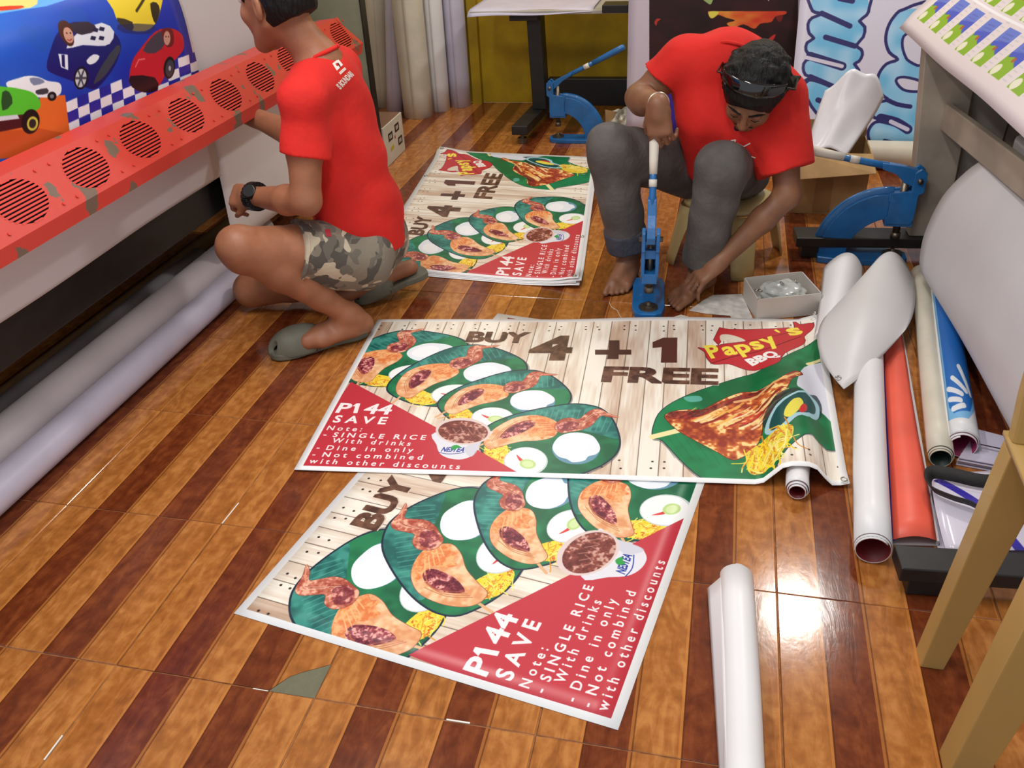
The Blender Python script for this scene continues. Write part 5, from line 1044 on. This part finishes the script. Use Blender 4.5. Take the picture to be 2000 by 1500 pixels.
M_HAIR = mat('black_hair', (12, 10, 10), .55, spec=.3, bump=.9, bscale=90, stretch=(1, 1, .25)); M_EYE = mat('eye_white', (226, 220, 212), .2); M_IRIS = mat('iris_brown', (40, 24, 16), .2)
M_SHIRT = mat('red_cotton', (214, 32, 24), .85, var=.08, vscale=9, bump=.22, bscale=38)
M_JEAN = mat('grey_denim', (94, 90, 88), .85, var=.2, vscale=11, bump=.3, bscale=60); M_CUFF = mat('denim_inside', (66, 70, 82), .85, var=.15, vscale=30, bump=.3, bscale=90)
M_RUB = mat('grey_green_rubber', (112, 112, 98), .6, var=.1, vscale=20); M_WATCH = mat('black_resin', (24, 24, 26), .35)
def camo():
    m = mat('camouflage_cotton', (120, 114, 104), .85, bump=.25, bscale=60); nt = m.node_tree; b = nt.nodes['Principled BSDF']; tc = nt.nodes.new('ShaderNodeTexCoord'); last = None
    for off, sc_, th, c in ((0, 13, .0, (134, 126, 112)), (3, 15, .52, (88, 84, 77)), (7, 17, .57, (198, 186, 162)), (11, 19, .585, (112, 106, 96))):
        mp = nt.nodes.new('ShaderNodeMapping'); mp.inputs['Location'].default_value = (off, off * 2, off); nt.links.new(tc.outputs['Object'], mp.inputs[0])
        n = nt.nodes.new('ShaderNodeTexNoise'); n.inputs['Scale'].default_value = sc_; n.inputs['Detail'].default_value = 1.; n.inputs['Distortion'].default_value = .3; nt.links.new(mp.outputs[0], n.inputs['Vector'])
        g = nt.nodes.new('ShaderNodeMath'); g.operation = 'GREATER_THAN'; g.inputs[1].default_value = th; nt.links.new(n.outputs['Fac'], g.inputs[0])
        x = nt.nodes.new('ShaderNodeMix'); x.data_type = 'RGBA'; x.inputs[7].default_value = (*lin(c), 1); nt.links.new(g.outputs[0], x.inputs[0])
        if last: nt.links.new(last, x.inputs[6])
        else: x.inputs[6].default_value = (*lin(c), 1)
        last = x.outputs[2]
    nt.links.new(last, b.inputs['Base Color']); return m
M_CAMO = camo()
def slipper(par, heel, toe, w_, m, tilt=0., cov=(.42, .95), hgt=.075, label=None):
    heel = np.array(heel, float); toe = np.array(toe, float); d = toe - heel; L = np.linalg.norm(d); f = d / L; l = nrm(np.cross([0, 0, 1.], f)); n = np.cross(f, l)
    W = lambda x, y, z: heel + f * x * L + l * y * w_ + n * z
    out = crspline([(.0, .0), (.03, -.30), (.14, -.40), (.35, -.36), (.6, -.46), (.8, -.5), (.94, -.34), (1.0, 0.02), (.95, .32), (.8, .46), (.6, .42), (.35, .34), (.14, .38), (.03, .28)], 5, True)
    o = MB().prism([W(x, y, 0) for x, y in out], n * .024).build('slipper', m, par, bevel=.005, label=label)
    lo = np.minimum(heel, toe) - .1; hi = np.maximum(heel, toe) + .1; hi[2] += .06
    S = SDF(lo, hi, .0035); S.ell(W(.70, -.01, .020), (L * .31, w_ * .52, hgt), (f, l, n), .01); S.cut(W(.44, 0, 0), -f - n * .35); S.cut(W(0, 0, .006), -n)
    S.ell(W(.66, 0, .014), (L * .30, w_ * .44, hgt - .012), (f, l, n), .004, 's'); S.ell(W(1.0, .16, .05), (L * .085, w_ * .15, .034), (f, l, n), .004, 's')
    S.build('slipper_upper', m, o); return o
def decal(name, tris, m, targets, par, lift=.0012):
    """small flat prints that follow the cloth: tris are in photo px"""
    v, t = tris; bv = [(BVHTree.FromObject(o, bpy.context.evaluated_depsgraph_get()), wloc(o)) for o in targets]; out = []; ok = []
    for x, y in v:
        d = ray(x, y); d = d / np.linalg.norm(d); best = None
        for b, off in bv:
            h = b.ray_cast(Vector(CP - off), Vector(d))
            if h[0] is not None and (best is None or h[3] < best[0]): best = (h[3], np.array(h[0]) + off + np.array(h[1]) * lift * (1 if np.array(h[1]) @ d < 0 else -1))
        ok.append(best is not None); out.append(best[1] if best else V3(0, 0, 0))
    fs = [f for f in t if all(ok[i] for i in f)]
    return ob(name, out, fs, m, par) if fs else None
def px_text(body, p0, p1, h, bold=.03):
    v, t = text_tris(body, bold); p0 = V3(*p0); p1 = V3(*p1); d = p1 - p0; n = nrm([d[1], -d[0]]); x0, x1 = v[:, 0].min(), v[:, 0].max()
    return p0 + ((v[:, 0] - x0) / (x1 - x0))[:, None] * d + (v[:, 1] / .7 * h)[:, None] * n, t
M_PRINTW = mat('white_shirt_print', (240, 226, 218), .8)
# ---------------------------------------------------------------- kneeling man
def kneeling_man():
    org = V3(-.15, 1.5, 0); F = nrm([-.95, .22, 0]); U = V3(0, 0, 1); LT = np.cross(F, U)
    S = SDF((-.72, 1.08, -.01), (.28, 2.02, 1.30))
    hL, kL, aL = V3(.01, 1.50, .30), V3(-.245, 1.228, .425), V3(-.012, 1.42, .105)
    hR, kR, aR = V3(.0, 1.68, .27), V3(-.49, 1.62, .078), V3(-.06, 1.735, .085)
    # legs
    S.chain([hL, (hL + kL) / 2, kL], [.095, .084, .066], .02); S.cone(kL + V3(-.012, -.012, .012), kL + V3(-.004, -.004, -.03), .060, .052, .03)
    S.chain([kL, kL * .66 + aL * .34, kL * .3 + aL * .7, aL], [.062, .060, .044, .036], .02); S.cone(kL * .7 + aL * .3 + V3(.02, .015, .01), kL * .45 + aL * .55 + V3(.012, .01, .005), .046, .036, .03)
    S.chain([hR, (hR + kR) / 2, kR], [.095, .082, .066], .02); S.chain([kR, kR * .66 + aR * .34, aR], [.062, .056, .036], .02)
    foot(S, aL, (-.775, -.63), -1, 1.06, .03, False); foot(S, aR, (-.79, -.62), 1, 1.0, .035, False, .0)
    S.cone(aR, V3(.065, 1.835, .10), .036, .03, .03)
    # trunk, neck, head
    S.ell(V3(.005, 1.60, .34), (.112, .16, .12), (F, LT, U), .03); S.ell(V3(-.02, 1.57, .54), (.10, .14, .18), (F, LT, U), .04); S.ell(V3(-.03, 1.54, .76), (.105, .155, .16), (F, LT, U), .04)
    sL, eL, wL = V3(-.025, 1.372, .845), V3(-.035, 1.298, .560), V3(-.278, 1.418, .522); sR, eR, wR = V3(-.05, 1.70, .85), V3(-.20, 1.74, .60), V3(-.43, 1.82, .655)
    nb_ = V3(-.02, 1.515, .92); c = V3(-.128, 1.50, 1.105)
    for q in (sL, sR): S.cone(nb_ - V3(0, 0, .03), q, .058, .060, .03)
    S.chain([sL, sL * .5 + eL * .5 + V3(.0, .0, 0), eL], [.058, .053, .044], .02); S.chain([eL, eL * .65 + wL * .35 + V3(0, 0, -.003), wL], [.045, .045, .030], .02)
    S.chain([sR, (sR + eR) / 2, eR], [.058, .05, .043], .02); S.chain([eR, eR * .65 + wR * .35, wR], [.05, .05, .034], .02)
    hand(S, wL, (-.95, .25, -.08), (.1, -.75, .65), -1, [(.9, 1.0, .6), (.8, 1.0, .6), (.75, .95, .6), (.7, .95, .6)], 1.0, .45, .5)
    hand(S, wR, (-.9, .3, .1), (.0, -.2, .95), 1, (.4, .5, .3), 1.0)
    f = nrm([-.955, .27, -.06]); u = nrm([-.05, -.02, 1.]); s = 1.13; P, R = head(S, c, f, u, s)
    S.cone(P(-.025, 0, -.05), nb_, .056, .060, .03); S.cone(nb_, nb_ - V3(0, 0, .05), .06, .07, .03)
    body = S.build('person', M_SKIN1, None, org); tag(body, 'kneeling man in a red shirt and camouflage shorts reaching under the red printer bar', 'person', 'people at work')
    face_parts(P, R, s, body, False)
    # hair: short back and sides
    S = SDF(c - .17, c + .17, .004); f_, r_, u_ = R
    S.ell(P(-.014, 0, .020), (.104 * s, .084 * s, .098 * s), R, .01); S.ell(P(-.045, 0, -.012), (.072 * s, .079 * s, .080 * s), R, .02)
    S.cut(P(.045, 0, .0), f_ * 1. - u_ * .75); S.cut(P(-.03, 0, -.065), -u_ - f_ * .35)
    for q in (-1, 1): S.ell(P(.022, .085 * q, -.035), (.034 * s, .03 * s, .055 * s), R, .004, 's'); S.ell(P(-.012, .09 * q, -.02), (.024 * s, .03 * s, .038 * s), R, .004, 's')
    S.wrinkle(.0015, [((160, 40, 30), 0), ((30, 150, 60), 1), ((60, 80, 170), 2)]); S.build('hair', M_HAIR, body, relax=1)
    # shirt
    S = SDF((-.30, 1.20, .24), (.26, 1.92, 1.02)); aD = nrm(eL - sL)
    S.cone(sL + V3(0, .01, -.01), sL + aD * .22, .072, .076, .02); S.cut(sL + aD * .160, aD + V3(-.1, 0, 0))
    aR_ = nrm(eR - sR); T_ = SDF.__new__(SDF); S.cone(sR, sR + aR_ * .13, .072, .074, .02)
    S.cone(nb_ - V3(0, 0, .03), sL, .071, .072, .03); S.cone(nb_ - V3(0, 0, .03), sR, .071, .072, .03)
    S.ell(V3(-.03, 1.54, .76), (.120, .168, .17), (F, LT, U), .05); S.ell(V3(-.005, 1.565, .58), (.120, .158, .20), (F, LT, U), .05); S.ell(V3(.0, 1.59, .42), (.130, .174, .14), (F, LT, U), .05)
    S.cone(V3(.0, 1.58, .44), V3(.006, 1.59, .30), .132, .142, .05)
    S.wrinkle(.005, [((10, 6, 40), 0), ((26, -14, 24), 1.3), ((-8, 34, 12), 2.1)]); S.cut(V3(0, 1.5, .345), (-.32, 0, -1)); S.cut(nb_ + V3(-.0, 0, .022), nrm([-.35, .05, 1]))
    sh = S.build('shirt', M_SHIRT, body)
    col = MB(); pts = [nb_ + V3(.0, 0, .020) + .063 * (math.cos(a) * nrm([1, 0, .35]) + math.sin(a) * V3(0, 1, 0)) for a in np.linspace(0, 2 * math.pi, 25)]
    col.tube(pts, .0065, 8, False).build('collar', M_SHIRT, body, True)
    # shorts
    S = SDF((-.42, 1.22, .06), (.30, 1.96, .56)); d = nrm(kL - hL)
    S.cone(hL + V3(0, 0, .0), hL + d * .32, .118, .092, .03); S.cut(hL + d * .222, d)
    dR = nrm(kR - hR); S.cone(hR, hR + dR * .24, .115, .10, .03)
    S.ell(V3(.008, 1.60, .32), (.126, .170, .150), (F, LT, U), .04); S.cone(V3(.02, 1.53, .27), V3(-.08, 1.43, .29), .10, .075, .04)
    S.wrinkle(.0042, [((30, 20, 12), 0), ((-16, 30, 24), 1.3), ((24, -20, 30), 2.7)]); S.cut(V3(0, 1.5, .475), (-.1, 0, 1), (-.12, 1.3, .3), (.3, 2., .8)); so = S.build('shorts', M_CAMO, body)
    ax = d; hem = hL + d * .214; ring_u = nrm(np.cross(ax, U)); ring_v = np.cross(ax, ring_u)
    MB().tube([hem + .0985 * (math.cos(a) * ring_u + math.sin(a) * ring_v) for a in np.linspace(0, 2 * math.pi, 33)], .006, 8, False).build('leg_hem', M_CAMO, body, True)
    slipper(body, (.010, 1.487, .004), (-.258, 1.270, .004), .118, M_RUB, label='grey-green slipper flat on the tiles')
    slipper(body, (.118, 1.875, .060), (-.115, 1.695, .006), .112, M_RUB, label='grey-green slipper under the bent foot')
    # watch
    fa = nrm(wL - eL); wc = wL - fa * .008; wu = nrm(np.cross(fa, U)); wv = np.cross(fa, wu); band = MB()
    for k in range(22):
        a = 2 * math.pi * k / 22; q = wc + .040 * (math.cos(a) * wu + math.sin(a) * wv); band.box((-.0155, -.0056, -.0065), (.0155, .0056, .0065), np.stack([fa, -math.sin(a) * wu + math.cos(a) * wv, math.cos(a) * wu + math.sin(a) * wv], 1), q)
    o = band.build('watch_band', M_WATCH, body, bevel=.0015); o['kind'] = 'stuff'
    wn = nrm(V3(.05, -.75, .65)); MB().cyl(wc + wn * .034, wc + wn * .052, .024, .021, 20).build('watch_case', M_WATCH, body, bevel=.002)
    # print on the back of the shirt
    Z = lambda x, y: (620 + x / 15, 90 + y / 15)
    decal('shirt_logo', ([Z(430, 515), Z(600, 385), Z(740, 550), Z(560, 725)], [(0, 1, 2), (0, 2, 3)]), M_PRINTW, [sh], body)
    decal('shirt_logo_mark', ([Z(560, 500), Z(610, 500), Z(680, 620), Z(650, 630)], [(0, 1, 2), (0, 2, 3)]), mat('logo_mark', (90, 40, 40), .8), [sh], body, .002)
    decal('shirt_lettering', px_text('==', Z(690, 860), Z(860, 700), 9, .05), M_PRINTW, [sh], body); decal('shirt_lettering', px_text('IS BOUNDARI', Z(660, 1270), Z(1060, 850), 12, .04), M_PRINTW, [sh], body)
    # red tab on the shorts, gold chain
    Z = lambda x, y: (400 + x / 4, 350 + y / 4)
    decal('cloth_tab', ([Z(935, 392), Z(978, 392), Z(990, 452), Z(948, 448)], [(0, 1, 2), (0, 2, 3)]), mat('red_tab', (176, 40, 52), .7), [so], body)
    return body
# ---------------------------------------------------------------- seated man
def seated_man():
    org = V3(1.17, 2.1, 0); S = SDF((.70, 1.74, -.01), (1.62, 2.52, 1.0))
    hR, kR, aR = V3(1.08, 2.31, .35), V3(.805, 1.985, .525), V3(.868, 2.065, .095); hL, kL, aL = V3(1.26, 2.31, .35), V3(1.186, 1.905, .495), V3(1.145, 1.975, .09)
    for h, k, a in ((hR, kR, aR), (hL, kL, aL)): S.chain([h, (h + k) / 2, k], [.09, .08, .062], .02); S.chain([k, k * .66 + a * .34, a], [.06, .056, .036], .02)
    foot(S, aR, (-.16, -1), -1, 1.06, 0); foot(S, aL, (-.52, -.85), 1, 1.06, 0)
    up_ = nrm([.06, -.48, .87]); lt = nrm([.36, -.02, -.10]); fw = np.cross(up_, lt); 
    if fw[1] > 0: fw = -fw
    R_ = (fw, lt, up_)
    S.ell(V3(1.17, 2.33, .38), (.12, .16, .11), None, .03); S.ell(V3(1.18, 2.26, .53), (.10, .145, .17), R_, .04); S.ell(V3(1.185, 2.165, .70), (.105, .16, .16), R_, .04)
    sR, eR, wR = V3(1.03, 2.13, .785), V3(.884, 2.125, .665), V3(.972, 1.855, .715); sL, eL, wL = V3(1.365, 2.10, .68), V3(1.415, 1.985, .375), V3(1.205, 1.905, .15)
    nb_ = V3(1.195, 2.09, .815); c = V3(1.270, 1.975, .732)
    for q in (sL, sR): S.cone(nb_, q, .06, .062, .03)
    S.chain([sR, (sR + eR) / 2, eR], [.058, .052, .046], .02); S.chain([eR, eR * .65 + wR * .35 + V3(-.008, 0, -.004), wR], [.046, .048, .031], .02)
    S.chain([sL, (sL + eL) / 2, eL], [.058, .05, .044], .02); S.chain([eL, eL * .65 + wL * .35, wL], [.043, .043, .029], .02)
    hand(S, wR + V3(.0, -.01, 0), (.12, -.08, -1), (-.20, -.95, .10), 1, [(.55, 1.0, .8), (.6, 1.1, .8), (.65, 1.1, .8), (.7, 1.1, .8)], 1.06, .35, .6)
    hand(S, wL, (-.74, -.30, -.60), (-.40, -.42, .80), 1, [(.25, .35, .25), (.3, .35, .25), (.35, .4, .3), (.4, .45, .3)], 1.02, .5, .3)
    f = nrm([-.23, -.67, -.71]); u = nrm([.03, -.71, .69]); s = 1.12; P, R = head(S, c, f, u, s, True); S.cone(P(-.03, 0, -.04), nb_, .056, .062, .03)
    body = S.build('person', M_SKIN2, None, org); tag(body, 'seated barefoot man in a red shirt and grey jeans bending over the blue press', 'person', 'people at work')
    face_parts(P, R, s, body, True)
    f_, r_, u_ = R
    S = SDF(c - .20, c + .20, .004)
    S.ell(P(-.016, 0, .028), (.112 * s, .092 * s, .104 * s), R, .01); S.ell(P(-.05, 0, -.012), (.082 * s, .088 * s, .09 * s), R, .02)
    rr = np.random.RandomState(2)
    for k in range(46):
        a = rr.rand() * 6.28; e = rr.rand() * 1.3; d = V3(0, 0, 0) + f_ * (math.cos(a) * math.sin(e)) + r_ * math.sin(a) * math.sin(e) + u_ * math.cos(e); q = P(-.016, 0, .024) + d * .096 * s; t = nrm(np.cross(d, rr.randn(3))) * .03; S.cone(q - t, q + t, .012, .004, .008)
    for q in (-1, 1): S.cone(P(-.03, .088 * q, .02), P(-.075, .112 * q, -.01), .022, .006, .012); S.cone(P(-.055, .084 * q, -.01), P(-.085, .105 * q, -.045), .02, .006, .012)
    S.cut(P(.060, 0, .0), f_ * 1. - u_ * .62); S.cut(P(-.02, 0, -.06), -u_ - f_ * .4)
    for a in np.linspace(-1.0, 1.0, 15):
        hl = lambda e, k: P(-.016 + k * .112 * math.cos(e) * math.cos(a), k * .094 * math.sin(a), .028 + .104 * k * math.sin(e))
        e0 = .26 + .16 * rr.rand(); S.cone(hl(.62, 1.0), hl(.42, 1.01), .011, .009, .006); S.cone(hl(.42, 1.01), hl(e0, .97), .009, .003, .004)
    for q in (-1, 1): S.ell(P(.035, .088 * q, -.030), (.040 * s, .03 * s, .055 * s), R, .004, 's'); S.ell(P(-.012, .098 * q, -.02), (.022 * s, .025 * s, .036 * s), R, .004, 's')
    S.wrinkle(.0016, [((150, 40, 30), 0), ((30, 140, 60), 1), ((60, 80, 160), 2)]); S.build('hair', M_HAIR, body, relax=1)
    S = SDF(P(.07, 0, -.115) - .07, P(.07, 0, -.115) + .07, .003); S.cone(P(.070, -.02, -.112), P(.070, .02, -.112), .0208 * s, .0208 * s, .01)
    S.cone(P(.084, -.026, -.060), P(.090, 0, -.054), .0036, .004, .003); S.cone(P(.090, 0, -.054), P(.084, .026, -.060), .004, .0036, .003); S.wrinkle(.001, [((200, 60, 90), 0), ((50, 190, 160), 1)]); S.build('beard', M_HAIR, body, relax=1)
    # glossy dark glasses pushed up on the hair
    g = MB(); n = 25; A = np.linspace(-1.02, 1.02, n)
    def gl(a, e, k): ce, se_ = math.cos(e), math.sin(e); return P(-.016 + (.121 + k) * ce * math.cos(a), (.104 + k) * math.sin(a), .028 + (.112 + k) * se_ * (.55 + .45 * math.cos(a)))
    sheet('glasses', lambda uu, vv: gl(-1.0 + 2.0 * uu, .66 + .36 * vv, .003), 30, 6, mat('glossy_black_lens', (10, 10, 11), .06, spec=.8), body, .003)
    for q in (-1, 1): MB().tube([gl(1.0 * q, .84, .003), P(.0, .112 * q, .05), P(-.05, .108 * q, .02)], .0035, 8).build('glasses_arm', M_WATCH, body, True)
    # shirt
    S = SDF((.84, 1.84, .28), (1.58, 2.52, .98)); dR = nrm(eR - sR); dL = nrm(eL - sL)
    S.cone(sR, sR + dR * .18, .076, .080, .02); S.cut(sR + dR * .088, dR + V3(.1, 0, -.2))
    M2 = S.D; S.D = np.full_like(M2, 1.); S.cone(sL + V3(0, 0, 0), sL + dL * .34, .085, .100, .02); S.cone(sL + V3(-.02, .04, -.04), sL + dL * .34 + V3(.02, .06, 0), .06, .07, .04); S.cut(sL + dL * .245, dL + V3(.15, 0, 0)); S.D = np.minimum(S.D, M2)
    for q in (sL, sR): S.cone(nb_ - V3(0, -.0, .005), q, .074, .076, .04)
    S.ell(V3(1.185, 2.165, .70), (.125, .178, .185), R_, .06); S.ell(V3(1.19, 2.24, .54), (.125, .17, .20), R_, .06); S.ell(V3(1.18, 2.31, .42), (.14, .175, .13), None, .06); S.cone(V3(1.145, 2.19, .80), V3(1.20, 2.15, .79), .075, .07, .05)
    S.cone(V3(1.13, 2.10, .60), V3(1.15, 2.16, .44), .10, .09, .08); S.cone(V3(1.27, 2.09, .56), V3(1.24, 2.16, .42), .10, .09, .08)
    S.wrinkle(.0055, [((44, 8, 6), 0), ((30, -14, 18), 1.3), ((38, 22, -10), 2.1)]); S.cut(V3(1.17, 2.3, .36), (0, 0, -1)); sh = S.build('shirt', M_SHIRT, body)
    MB().tube([nb_ + V3(.012, -.018, .012) + .069 * (math.cos(a) * lt + math.sin(a) * nrm([0, -.75, .5])) for a in np.linspace(0, 2 * math.pi, 25)], .006, 8, False).build('collar', M_SHIRT, body, True)
    # jeans
    S = SDF((.70, 1.80, .05), (1.46, 2.52, .66)); cR = aR * .72 + kR * .28 * 0 + (kR * .28); cR = kR + (aR - kR) * .90; cL = kL + (aL - kL) * .93
    for h, k, e in ((hR, kR, cR), (hL, kL, cL)):
        dd = nrm(e - k); S.cone(k, e + dd * .04, .082, .074, .03); S.cone(k + V3(0, .03, -.06), k + dd * .25 + V3(0, .02, 0), .07, .062, .03)
    M2 = S.D.copy(); S.D[:] = 1.
    for h, k, e in ((hR, kR, cR), (hL, kL, cL)): 
        T2 = S.D.copy(); S.D[:] = 1.; dd = nrm(e - k); S.cone(k, e + dd * .06, .082, .073, .03); S.cone(k + V3(0, .02, -.05), k + dd * .25 + V3(0, .02, 0), .072, .06, .03); S.cut(e, dd); S.D = np.minimum(S.D, T2)
    for h, k, e in ((hR, kR, cR), (hL, kL, cL)): S.cone(h, (h + k) / 2, .112, .098, .03); S.cone((h + k) / 2, k, .098, .083, .03)
    S.ell(V3(1.17, 2.34, .37), (.175, .14, .115), None, .04); S.wrinkle(.005, [((28, 20, 22), 0), ((-22, 24, 40), 1.3), ((18, -22, 44), 2.7)]); S.cut(V3(1.17, 2.3, .47), (0, 0, 1), (.9, 2.25, .3), (1.5, 2.6, .8)); S.build('jeans', M_JEAN, body)
    dd = nrm(aR - kR); cu = SDF(cR - .12, cR + .12, .004); cu.cone(cR - dd * .055, cR + dd * .05, .080, .079, .01); cu.cut(cR + dd * .008, dd); cu.cut(cR - dd * .072, -dd); cu.wrinkle(.0018, [((40, 30, 10), 0), ((20, 50, 30), 1)]); cu.build('jean_cuff', M_CUFF, body, label='folded dark denim cuff')
    # bracelet
    fa = nrm(wR - eR); wu = nrm(np.cross(fa, [0, 0, 1.])); wv = np.cross(fa, wu); MB().tube([wR + fa * .004 + .0345 * (math.cos(a) * wu + math.sin(a) * wv) for a in np.linspace(0, 2 * math.pi, 33)], .0028, 6, False).build('bracelet', mat('silver_chain', (216, 204, 190), .3, 1), body, True)
    # scribbled signature on the chest
    Z = lambda x, y: (1130 + .26 * x, 30 + .26 * y)
    for P_ in ([(1145, 940), (1180, 935), (1170, 960), (1150, 965)], [(1190, 960), (1240, 985), (1290, 960)], [(1170, 975), (1220, 1010), (1260, 1045), (1330, 1070)], [(1200, 990), (1240, 1000), (1210, 1020)]):
        pts = [V3(*Z(*q)) for q in P_]; v = []; t = []
        for a, b in zip(pts[:-1], pts[1:]):
            n = nrm([-(b - a)[1], (b - a)[0]]) * 1.1; k = len(v); v += [a + n, b + n, b - n, a - n]; t += [(k, k + 1, k + 2), (k, k + 2, k + 3)]
        decal('shirt_scribble', (v, t), M_PRINTW, [sh], body)
    return body
kneeling_man(); seated_man()
